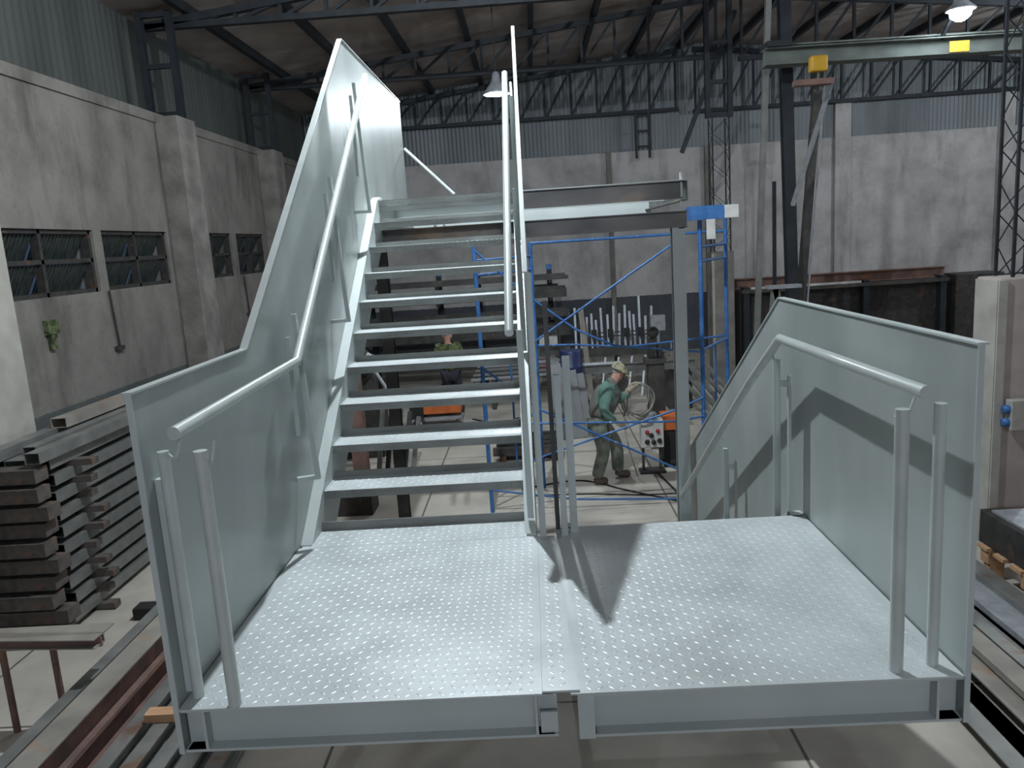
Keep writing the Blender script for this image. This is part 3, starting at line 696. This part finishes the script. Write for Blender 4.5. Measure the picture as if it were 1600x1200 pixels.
W = dict(pelvis=(.80,10.42,.84), waist=(.83,10.42,1.0), chest=(.93,10.42,1.22), neck=(1.02,10.42,1.39), head=(1.09,10.42,1.475), crown=(1.11,10.42,1.56),
         face=(.86,0,-.5), shL=(.90,10.22,1.30), elL=(.84,10.17,1.02), wrL=(1.03,10.20,.86), haL=(1.12,10.22,.80), shR=(.98,10.62,1.29), elR=(1.13,10.56,1.07), wrR=(1.22,10.42,1.25), haR=(1.29,10.40,1.33),
         curlL=(.4,0,-.9), curlR=(.9,0,-.3),
         hipL=(.78,10.31,.80), knL=(.84,10.29,.45), anL=(.72,10.28,.09), footL=(.88,10.24,.04), hipR=(.82,10.53,.80), knR=(1.04,10.56,.47), anR=(1.04,10.55,.09), footR=(1.22,10.52,.04))
person('person', W, 'welder in camouflage cap, grey vest and green sleeves bending beside white control box', ('green','vest','trouser','camo',True))
G = dict(pelvis=(-1.66,14.9,.92), waist=(-1.66,14.9,1.08), chest=(-1.68,14.85,1.33), neck=(-1.68,14.8,1.53), head=(-1.67,14.78,1.64), crown=(-1.67,14.78,1.73), face=(.2,.95,-.3),
         shL=(-1.88,14.85,1.42), elL=(-1.93,14.8,1.15), wrL=(-1.80,14.95,.98), haL=(-1.76,15.02,.92), shR=(-1.48,14.85,1.42), elR=(-1.44,14.85,1.15), wrR=(-1.40,15.02,1.10), haR=(-1.36,15.1,1.08),
         hipL=(-1.75,14.9,.88), knL=(-1.76,14.93,.48), anL=(-1.76,14.86,.09), footL=(-1.76,15.0,.04), hipR=(-1.57,14.9,.88), knR=(-1.55,14.95,.48), anR=(-1.54,14.86,.09), footR=(-1.54,15.0,.04))
person('person', G, 'person in olive camouflage jacket and dark trousers seen between the treads', ('camo_g',None,'navy',None,False))

# coil of cable in the welder's hand
cl = MB()
for q in range(6):
    rx, rz_ = .15+.017*((q*3) % 6), .205+.013*q; cx, cz = 1.33+.012*((q*2) % 5), 1.12-.012*q; pts = []
    for j in range(33):
        a = 2*PI*j/32; pts.append((cx+rx*math.cos(a)*(1+.06*math.sin(3*a+q)), 10.45+.018*q+.015*math.sin(a*2), cz+rz_*math.sin(a)))
    cl.tube(pts, .0085, 6)
cl.tube([(1.22,10.50,1.0),(1.14,10.5,.8),(1.2,10.5,.4),(1.3,10.45,.02)], .0085, 6)
tag(cl.build('cable_coil', 'hose'), 'pale welding cable coiled in the raised hand of the welder', 'cable')
# control box on stand
r = thing('control_box', (1.54,10.75,0), 'white control box with red and black knobs on a dark stand before the welder', 'machine')
MB().box(1.39,1.70,10.62,10.82,.37,.76).build('cabinet', 'white', r, bevel=.012)
MB().box(1.45,1.62,10.66,10.78,.76,.86).build('feed_unit', 'galv', r, bevel=.02)
for x, z in ((1.47,.60),(1.62,.61)): MB().lathe([(.03,0),(.028,-.03),(.012,-.035)], (x,10.62,z), 12, 'Y').build('red_knob', 'red', r)
for x, z in ((1.53,.55),(1.47,.46),(1.56,.45),(1.64,.47)): MB().lathe([(.035,0),(.03,-.03),(.012,-.035)], (x,10.62,z), 12, 'Y').build('black_knob', 'black', r)
for x in (1.42,1.66): MB().bar((x,10.72,0),(x,10.72,.37),.035,.035).build('stand_leg', 'darksteel', r)
MB().box(1.36,1.72,10.60,10.84,0,.03).build('stand_base', 'darksteel', r)
r = thing('wire_feeder', (1.86,10.95,0), 'orange and black welding set behind the white control box', 'machine')
MB().box(1.74,2.04,10.85,11.25,.55,.75).build('orange_housing', 'orange', r, bevel=.01)
MB().box(1.74,2.06,10.88,11.3,.06,.55).build('black_base', 'black', r, bevel=.01)
for y in (10.92,11.22): MB().lathe([(.06,0),(.06,.32)], (1.74,y,.06), 14, 'X').build('wheel', 'black', r)
r = thing('welding_set', (-1.86,14.5,0), 'orange and black wheeled welding set on the floor behind the lower treads', 'machine')
MB().box(-2.16,-1.46,14.2,14.55,.26,.66).build('orange_housing', 'orange', r, bevel=.012)
MB().box(-2.42,-2.16,14.2,14.55,.18,.64).build('black_front', 'black', r, bevel=.012)
MB().box(-2.45,-1.45,14.22,14.53,.14,.2).build('trolley_base', 'galv', r)
for x in (-2.24,): 
    wl = MB().lathe([(.04,-.02),(.105,-.02),(.105,.03),(.04,.03)], (x,14.16,.105), 18, 'Y').build('wheel', 'black', r); MB().lathe([(.02,-.03),(.05,-.025),(.05,-.018)], (x,14.16,.105), 12, 'Y').build('hub', 'galv', wl)
MB().bar((-1.55,14.3,0),(-1.55,14.3,.15),.04,.04).build('leg', 'darksteel', r)
# vise post
r = thing('bench_vise', (1.82,12.0,0), 'dark machine vise mounted on a thick steel pillar behind the welder', 'vise')
MB().box(1.70,1.95,11.9,12.15,0,1.35).build('pillar', 'darksteel', r, bevel=.01)
MB().box(1.66,1.98,11.86,12.18,1.35,1.42).build('top_plate', 'darksteel', r)
MB().box(1.72,1.82,11.92,12.12,1.42,1.75).build('fixed_jaw', 'stackend', r, bevel=.02)
MB().box(1.86,1.93,11.92,12.12,1.42,1.62).build('moving_jaw', 'stackend', r, bevel=.02)
MB().tube([(1.93,12.02,1.52),(2.1,12.02,1.52)], .02, 8).tube([(2.08,12.02,1.42),(2.08,12.02,1.64)], .01, 6).build('screw_handle', 'galv', r)
MB().lathe([(.02,-.02),(.085,-.02),(.085,.02),(.02,.02)], (1.79,11.9,1.83), 16, 'Y').build('hand_wheel', 'stackend', r)

# ------------------------------------------------------------------ goods at the back
r = thing('cantilever_rack', (-1,18.7,0), 'dark cantilever rack holding long steel bars against the back wall', 'rack')
for x in (-3.9,-2.23,-1.29,.42):
    MB().ibeam((x,18.9,0),(x,18.9,2.62),.12,.14,up=(0,1,0)).build('upright', 'truss', r)
    for z in (.55,1.05,1.5,1.95,2.36): MB().bar((x,18.85,z),(x,18.3,z),.08,.07).build('arm', 'truss', r)
    MB().box(x-.07,x+.07,18.83,18.97,2.62,2.74).build('upright_cap', 'blue', r)
    MB().box(x-.1,x+.1,18.3,19.1,0,.05).build('foot', 'truss', r)
proto = None
lv = {2.395:'topmost', 1.985:'second', 1.535:'third', 1.085:'fourth', .585:'lowest'}
for z, wn in lv.items():
    for q in range(5 if z != 2.395 else 3):
        L_ = 4.9 - .12*random.random(); h_ = .055 if q % 2 else .09
        zz = z
        b = MB().box(-4.1+.1*random.random(), .78+.1*random.random()-(.05*q if z == 1.985 else 0), 18.34+.1*q, 18.42+.1*q, zz, zz+h_+(.12 if z in (1.985,1.085) else 0)+.02*q)
        tag(b.build('steel_section', 'darksteel' if z > 1 and q != 1 else 'stack'), 'long dark steel section lying on the %s arms of the back rack' % wn, 'steel bar', 'sections on the %s rack arms' % wn)
# bundle of upright tubes in a stand
r = thing('tube_stand', (1.7,16.8,0), 'low dark steel stand holding pale square tubes upright', 'stand')
MB().box(.75,2.75,16.55,17.1,.80,.96).build('stand_rail', 'darksteel', r)
for x in (.82,1.75,2.68): MB().box(x-.04,x+.04,16.6,17.05,0,.80).build('leg', 'darksteel', r)
MB().box(.75,2.75,17.12,17.16,.3,.38).build('back_rail', 'galv', r)
i = 0
for px_, top in ((.92,1.84),(1.04,1.76),(1.16,1.62),(1.27,1.70),(1.38,1.55),(1.50,1.80),(1.62,1.66),(1.74,1.83),(1.86,1.66),(1.98,1.84),(2.10,1.70),(2.20,1.62),(2.30,2.02),(2.42,1.58),(2.55,1.78)):
    x = px_-.05; b = MB().bar((x,16.8+.05*(i % 3),.96),(x+.02*math.sin(i),16.8+.05*(i % 3),top),.045,.045, up=(0,1,0))
    nm = 'pale square steel tube standing upright in the stand behind the welder'
    tag(b.build('square_tube', 'paletube'), nm, 'steel tube', 'upright tubes in the stand'); i += 1
for q, x in enumerate((1.2,1.55,1.9,2.2)):
    tag(MB().box(x,x+.11,16.62,16.72,1.18,1.36).box(x+.13,x+.26,16.64,16.66,1.2,1.22).box(x+.13,x+.26,16.64,16.66,1.28,1.30).box(x+.05,x+.07,16.66,16.68,.96,1.18).build('black_clamp', 'black'), 'black clamp fixed across the upright tubes', 'clamp', 'clamps on the upright tubes')
o = MB().bar((1.12,16.45,0.),(.98+.0,16.5,1.86),.11,.03,up=(0,1,0)).build('leaning_plank', 'rustgrey'); tag(o, 'reddish plank leaning against the upright tubes', 'plank')
o = MB().box(2.42,2.72,16.35,16.5,1.3,1.62).box(2.55,2.6,16.4,16.45,0,1.3).build('junction_box', 'galv'); tag(o, 'small pale junction box on a post above the upright tubes', 'box')
o = MB().lathe([(.19,0),(.20,.02),(.20,.28),(.21,.3),(.20,.32),(.20,.56),(.215,.58),(.20,.6),(.20,.86),(.19,.88)], (.62,14.0,.45), 20).build('drum', 'barrel'); tag(o, 'dark blue plastic drum standing on a crate behind the stair posts', 'drum')
o = MB().box(.35,.9,13.75,14.25,0,.45).build('crate', 'darksteel'); tag(o, 'dark low crate under the blue drum', 'crate')
for q in range(4):
    x = .36+.13*q
    o = MB().bar((x+.02,12.75+.03*q,0),(x-.08,13.25+.03*q,1.22-.07*q),.24,.012,up=(0,1,0)).build('steel_plate', 'leanplate')
    tag(o, 'grey steel plate leaning back among others behind the inner stair posts', 'plate', 'leaning grey plates')
for q in range(3):
    o = MB().bar((.45,14.235+.026*q,1.017),(1.35+.1*q,14.235+.026*q,1.017),.02,.034).build('pale_bar', 'paletube'); tag(o, 'short pale bar lying on the dark work bench', 'steel bar', 'pale bars on the work bench')
for q in range(4):
    x = 1.3+.28*q; o = MB().bar((x,16.0,0),(x+.16,16.45,.78),.04,.04).build('steel_strut', 'galv'); tag(o, 'pale strut leaning against the front of the tube stand', 'steel bar', 'struts leaning on the tube stand')
r = thing('parts_shelf', (.3,17.15,0), 'small shelf with white and red cartons behind the inner scaffold leg', 'shelf')
for z in (.5,1.0,1.45): MB().box(.0,.55,16.95,17.35,z,z+.03).build('shelf_board', 'darksteel', r)
for x in (.02,.53): MB().bar((x,16.97,0),(x,16.97,1.5),.03,.03).build('upright', 'darksteel', r); MB().bar((x,17.33,0),(x,17.33,1.5),.03,.03).build('upright', 'darksteel', r)
for q, (x, z, m) in enumerate(((.08,1.03,'white'),(.30,1.03,'white'),(.08,.53,'red'),(.30,.53,'white'))):
    o = MB().box(x,x+.18,17.0,17.25,z,z+.2).build('carton', m); tag(o, ['white carton on the middle board of the small shelf, left','white carton on the middle board of the small shelf, right','red carton on the lower board of the small shelf','white carton beside the red one on the small shelf'][q], 'box')
# low bench and profiles
r = thing('work_bench', (1.4,14,0), 'long dark steel work bench behind the welder', 'bench')
MB().channel((.4,14.3,.92),(2.9,14.3,.92),.08,.16,.01).build('bench_beam', 'stack', r)
for x in (.6,1.6,2.7): MB().bar((x,14.3,0),(x,14.3,.85),.08,.08).build('leg', 'darksteel', r)
for q in range(5):
    x = 2.75+.13*q; o = MB().bar((x+.35,12.6,0),(x-.2,14.2,.75+.04*q),.07,.04).build('steel_angle', 'stack'); tag(o, 'grey steel angle leaning in the heap right of the frame post', 'steel bar', 'heap of angles right of the frame post')
o = MB().box(2.45,2.9,14.6,15.05,0,.85).build('scrap_bin', 'darksteel'); tag(o, 'dark scrap bin behind the leaning angles', 'bin')
# sections lying on blocks behind the lower treads on the left of the welder
for q in range(6):
    o = MB().box(-.75+.05*q, .32, 11.6+.13*q, 11.7+.13*q, .10+.0*q, .22+.03*(q % 3)).build('rectangular_tube', 'darksteel'); tag(o, 'dark rectangular tube lying on blocks beyond the blue scaffold leg', 'steel tube', 'tubes on blocks beyond the scaffold')
for q, x in enumerate((-.6,.2)):
    o = MB().box(x-.05,x+.05,11.55,12.5,0,.10).build('timber_block', 'stackend'); tag(o, ['timber block under the left end of the dark tubes','timber block under the right end of the dark tubes'][q], 'block')
for q in range(8):
    o = MB().bar((-1.35+.04*q,15.6+.12*q,.62+.07*(q % 4)),(.75-.05*q,15.75+.12*q,.64+.07*(q % 4)),.06,.045).build('steel_section', 'stack' if q % 3 else 'galv'); tag(o, 'steel section on trestles behind the right half of the treads', 'steel bar', 'sections on trestles')
for q, x in enumerate((-.9,.25)):
    o = MB().box(x-.04,x+.04,15.5,16.6,.0,.595).build('trestle', 'darksteel'); tag(o, ['dark trestle carrying the left end of the loose sections','dark trestle carrying the right end of the loose sections'][q], 'trestle')
# machine shapes under the stairs at the left
r = thing('band_saw', (-2.9,12.6,0), 'dark bulky workshop machine with pale guard seen through the left half of the treads', 'machine')
MB().box(-3.35,-2.55,12.3,12.9,0,.9).build('machine_base', 'stackend', r, bevel=.03)
MB().box(-3.2,-2.65,12.4,12.8,.9,1.65).build('machine_column', 'darksteel', r, bevel=.05)
MB().lathe([(.05,0),(.30,0),(.32,.05),(.30,.1),(.05,.1)], (-2.92,12.28,1.55), 20, 'Y').build('wheel_cover', 'stackend', r)
MB().prism([(-2.8,1.5),(-2.65,1.75),(-2.58,1.7),(-2.68,1.45)],'Y',12.1,12.2).build('pale_guard', 'white', r)
MB().tube([(-2.6,12.2,1.5),(-2.3,12.1,1.0),(-2.25,12.1,.55)], .03, 8).build('arm', 'galv', r)
o = MB().ibeam((-2.62,10.9,0),(-2.62,10.9,1.95),.2,.2,.014,up=(0,1,0)).build('stub_column', 'rust'); tag(o, 'reddish brown H section standing behind the left stringer', 'steel section')
for q in range(5):
    o = MB().bar((-2.45+.12*q,11.2+.05*q,0),(-2.35+.12*q,11.6+.05*q,1.15-.1*q),.06,.05).build('steel_offcut', 'darksteel' if q % 2 else 'stack'); tag(o, 'steel offcut leaning in the dark corner under the flight', 'offcut', 'offcuts under the flight')
o = MB().box(-3.0,-2.2,9.5,9.9,0,.42).build('tool_chest', 'stackend'); tag(o, 'dark low tool chest on the floor under the first treads', 'chest')
o = MB().box(-2.85,-2.7,9.6,9.72,.42,.56).build('tin', 'red'); tag(o, 'small red tin on the dark tool chest', 'tin')
# cables on the floor
def cable(pts, r_, label):
    cv = []
    for i in range(len(pts)-1):
        for j in range(6):
            t = j/6; p0 = pts[max(0,i-1)]; p1 = pts[i]; p2 = pts[i+1]; p3 = pts[min(len(pts)-1,i+2)]
            cv.append(tuple(.5*((2*p1[k])+(-p0[k]+p2[k])*t+(2*p0[k]-5*p1[k]+4*p2[k]-p3[k])*t*t+(-p0[k]+3*p1[k]-3*p2[k]+p3[k])*t**3) for k in (0,1)) + (r_,))
    cv.append((*pts[-1], r_)); tag(MB().tube(cv, r_, 6).build('floor_cable', 'black'), label, 'cable')
cable([(-.3,10.2),(.5,10.45),(1.1,9.9),(1.9,9.2),(2.6,8.9)], .011, 'black cable running from the boots of the welder to the right post')
cable([(-.2,9.9),(.6,9.85),(1.3,9.7),(2.4,9.7)], .009, 'thin black cable lying nearly straight across the floor in front of the welder')
cable([(1.6,10.6),(1.65,10.2),(1.75,9.4),(1.9,8.6)], .013, 'cable trailing from the white control box towards the camera')
cable([(-2.2,14.1),(-1.4,13.8),(-1.0,14.3),(-1.3,14.7),(-.8,14.2),(-.4,14.6)], .012, 'tangled black cable beside the orange wheeled welding set')

# ------------------------------------------------------------------ right bay goods
r = thing('storage_rack', (6.6,17,0), 'dark low rack of sheet metal under the long rusty beam at the right', 'rack')
for x in (4.5,5.7,7.0,8.6): MB().box(x-.06,x+.06,16.7,17.3,0,2.05).build('upright', 'truss', r)
MB().box(4.4,8.7,16.9,17.3,0,1.95).build('sheet_stack', 'stackend', r)
MB().box(4.4,8.7,16.68,17.3,1.93,2.0).build('shelf', 'darksteel', r)
o = MB().ibeam((4.3,17.0,2.12),(8.75,17.0,2.12),.2,.22,.016).build('long_beam', 'rust'); tag(o, 'long rusty beam lying on top of the dark storage rack at the right', 'beam')
o = MB().bar((4.6,16.74,2.025),(6.9,16.74,2.025),.05,.045).build('bright_bar', 'white'); tag(o, 'thin bright bar beneath the long rusty beam', 'steel bar')
o = MB().box(8.9,9.9,16.8,17.4,0,2.05).build('dark_cabinet', 'stackend', bevel=.02); tag(o, 'tall dark cabinet at the right behind the pale pedestal', 'cabinet')
for q in range(5):
    o = MB().box(6.4+.1*q,9.4+.1*q,13.4+.25*q,13.6+.25*q,0,.5+.04*(q % 2)).build('stacked_sheet', 'galv' if q % 2 == 0 else 'stackend'); tag(o, 'flat sheet bundle behind the right guard panel', 'sheet', 'sheet bundles behind the right guard')
# pillar/props leaning around the hoist
pr = [((3.60,13,0),(3.93,13,7.9),.085,'stack','pale grey tube post rising beside the scaffold to the roof'),
      ((3.99,13.1,0),(3.99,13.1,4.0),.05,'truss','thin dark post in front of the storage rack'),
      ((4.30,13,0),(4.10,13,7.3),.17,'truss','thick dark post below the hoist block'),
      ((4.22,12.9,3.6),(4.55,12.2,5.3),.06,'galv','bright lift cylinder slanting down from the hoist'),
      ((4.29,13.2,0),(4.76,13.2,6.1),.12,'darksteel','dark leaning profile with a light edge right of the hoist')]
for a, b, w_, m, l_ in pr: tag(MB().bar(a, b, w_, w_, up=(0,1,0)).build('steel_prop', m), l_, 'post')
tag(MB().bar((4.385,13.13,0),(4.84,13.13,6.0),.025,.02,up=(0,1,0)).build('light_angle', 'galv'), 'light steel angle along the edge of the leaning dark profile', 'steel bar')
r = thing('a_frame', (3.75,12.2,0), 'pale grey A-shaped trestle beside the right stair guard', 'trestle')
MB().bar((3.52,12.2,0),(3.72,12.2,2.35),.10,.08,up=(0,1,0)).build('leg', 'stack', r); MB().bar((4.30,12.2,0),(3.72,12.2,2.35),.10,.08,up=(0,1,0)).build('leg', 'stack', r)
MB().box(3.6,4.1,12.1,12.3,2.35,2.40).build('top_plate', 'galv', r)
# floor profiles on the right
rows = [(3.62,3.84,0,.16,'galv'),(3.28,3.55,0,.16,'stack'),(2.92,3.20,0,.14,'rustgrey'),(2.60,2.86,0,.13,'stack')]
rl = ['light channel nearest the right pedestal','dark grey channel second from the right pedestal','rust-edged channel third from the right pedestal','grey channel nearest the right half of the platform']
for q, (a, b, z_, h_, m) in enumerate(rows):
    o = MB().channel(((a+b)/2,2.2,z_+h_/2),((a+b)/2,8.4-.5*q,z_+h_/2),(b-a)/2,h_,.012,flip=1).box(a,b,2.2,8.4-.5*q,z_+h_-.012,z_+h_).build('long_channel', m); tag(o, rl[q]+', lying on the floor', 'beam')
for q, (x, z_, m) in enumerate(((3.45,.16,'galv'),(3.05,.16,'rustgrey'),(3.72,.16,'stack'))):
    o = MB().box(x,x+.16,2.4,7.6,z_,z_+.05).build('flat_bar', m); tag(o, ['pale flat bar on the dark grey channel','rust-flecked flat bar across the middle channels','grey flat bar on the light channel'][q], 'steel bar')
r = thing('pallet', (4.45,6.5,0), 'orange wooden pallet on the floor at the right edge', 'pallet')
for y in (5.6,6.2,6.8): MB().box(3.98,4.9,y,y+.12,.16,.28).build('bearer', 'wood', r)
for q in range(6): MB().box(3.96,4.9,5.55+.25*q,5.7+.25*q,.28,.31).build('deck_board', 'wood', r)
for y in (5.6,6.2,6.8):
    for x in (4.0,4.72): MB().box(x,x+.13,y,y+.1,0,.16).build('block', 'wood', r)
o = MB().box(4.0,4.8,6.0,7.0,.31,.62).build('steel_crate', 'stackend', bevel=.01); tag(o, 'dark crate standing on the orange pallet', 'crate')
tag(MB().box(4.05,4.75,6.1,6.9,.62,.64).build('crate_sheet', 'galv'), 'pale sheet lying on the dark crate', 'sheet')
r = thing('socket_box', (4.4,7.4,1.3), 'small cream socket box with two blue sockets on the right pedestal', 'socket box')
MB().box(4.50,4.72,7.42,7.527,1.22,1.52).build('housing', 'concrete_pale', r, bevel=.01)
for z in (1.30,1.43): MB().lathe([(.04,0),(.04,-.05),(.02,-.055)], (4.50,7.47,z), 14, 'X').build('blue_socket', 'blue', r)

# ------------------------------------------------------------------ left side: steel stack, bench, floor beams
XS0, XS1 = -5.08, -4.43
ords = ['bottom','second','third','fourth','fifth','sixth','seventh','eighth','ninth','topmost']
for k in range(10):
    zb = .07+.165*k
    for q in range(3):
        x0 = XS0+.215*q; ya_ = 6.77+.05*math.sin(k*3+q*2)
        o = hollow(MB(), (x0+.1,ya_,zb+.052), (x0+.1,12.6,zb+.052), .195, .104).build('rectangular_tube', 'stack')
        tag(o, 'long grey steel tube in the %s layer of the left stack' % ords[k], 'steel tube', '%s layer of the left steel stack' % ords[k])
    for q, y in enumerate((6.48+.03*math.sin(k*2.3), 7.12+.05*math.sin(k*1.3), 10.6)):
        e_ = .05*math.sin(k*2+q*3); h_ = .125 if q == 0 else .06
        o = MB().box(XS0-.1+(.0 if q else .05), XS1+(.02 if q == 0 else .13)+e_, y, y+(.19 if q == 0 else .11), zb-.061, zb-.061+(.0605 if q else .125)).build('spacer_block', 'endblock')
        tag(o, ('dark block across the near end of the %s layer of the left stack' if q == 0 else 'dark spacer under the %s layer of the left stack') % ords[k], 'block', ('end block of the %s layer' if q == 0 else 'spacers under the %s layer') % ords[k])
zt_ = .07+.165*9+.106
for q, (x, dy, w_, h_, lab) in enumerate(((-4.95,6.35,.15,.10,'open-ended grey box section on top of the left stack, nearest the wall'),(-4.72,6.9,.12,.08,'grey box section lying in the middle on top of the left stack'),(-4.47,6.55,.13,.10,'grey box section on the outer edge on top of the left stack'))):
    o = hollow(MB(), (x,dy,zt_+h_/2), (x+.05*q,12.4,zt_+h_/2), w_, h_).build('box_section', 'stack'); tag(o, lab, 'steel tube')
o = hollow(MB(), (-4.85,7.6,zt_+.15), (-4.78,12.2,zt_+.15), .16, .10).build('box_section', 'rustgrey'); tag(o, 'pale-topped box section lying highest on the left stack', 'steel tube')
# rusty low bench
r = thing('trestle_bench', (-3.75,5.3,0), 'rusty low steel bench of one long beam on thin legs at the lower left', 'bench')
MB().channel((-5.2,5.28,.73),(-3.2,5.12,.73),.12,.07,.008,up=(0,0,1)).box(-5.2,-3.2,5.1,5.26,.755,.765).build('bench_top', 'rustgrey', r)
MB().bar((-5.2,5.08,.715),(-3.2,5.08,.715),.02,.07).build('front_edge', 'rust', r)
for x, y in ((-3.66,5.22),(-3.98,5.14),(-4.3,5.22),(-4.6,5.14),(-4.95,5.22)):
    MB().tube([(x,y,0),(x,y,.70)], .024, 8).build('leg', 'rust', r)
# two deep beams and smaller ones beside them
def isl(x, w_, zb, h_, y0, y1, m, lab, nm='i_beam'):
    o = MB().ibeam((x,y0,zb+h_/2),(x,y1,zb+h_/2),w_,h_,.014).build(nm, m); tag(o, lab, 'beam')
isl(-3.14,.16,.07,.20,2.2,11.0,'rust','rusty I-beam lying lower of the pair on the left floor')
isl(-3.14,.16,.272,.20,2.4,11.4,'rust','rusty I-beam stacked on top of another on the left floor')
isl(-3.36,.10,.07,.36,2.5,11.0,'stack','grey slim beam against the left side of the rusty pair')
o = MB().box(-3.235,-3.045,2.4,11.4,.473,.483).build('flat_bar', 'rustgrey'); tag(o, 'pale flat bar lying on top of the rusty beam pair', 'steel bar')
isl(-3.55,.12,.07,.10,2.5,10.5,'rustgrey','pale low beam nearest the trestle bench on the left floor')
for q in range(5):
    x = -2.92+.185*q; isl(x,.11,.07,.13,2.6+.1*q,9.0-.9*q,'stack','dark grey beam, %s of the five between the rusty pair and the platform' % ['outermost','second','middle','fourth','innermost'][q])
for q, y in enumerate((3.2,5.4,7.6)):
    o = MB().box(-3.65,-2.0 if y < 5.2 else -2.75,y,y+.1,0,.07).build('timber_bearer', 'wood'); tag(o, 'timber bearer under the floor beams, %s' % ['nearest the camera','middle one','farthest one'][q], 'timber')
o = MB().box(-2.86,-2.62,4.86,4.96,.201,.26).build('wood_block', 'wood'); tag(o, 'small pale wood block lying across the dark beams by the platform corner', 'block')
o = MB().box(-3.98,-3.78,6.85,7.02,0,.12).build('steel_block', 'black', bevel=.015); tag(o, 'small black block on the floor behind the platform corner', 'block')
# wall fittings on the left
o = MB().box(XW,XW+.06,8.64,8.84,2.62,2.78).box(XW,XW+.05,8.68,8.76,2.45,2.62).build('switch_box', 'camo_g'); tag(o, 'small olive switch box under the left window', 'switch box')
for q, (y, zt2, zb2, l_) in enumerate(((10.08,3.03,2.3,'thin dark conduit hanging under the mullion of the first windows'),(12.2,2.98,2.36,'dark bracket rod just left of the stained column'),(14.95,3.0,2.3,'dark conduit below the far windows'))):
    o = MB().tube([(XW+.03,y,zt2),(XW+.03,y+.06,zb2)], .015, 6).box(XW,XW+.06,y-.03,y+.13,zb2-.05,zb2).build('conduit', 'stackend'); tag(o, l_, 'conduit')
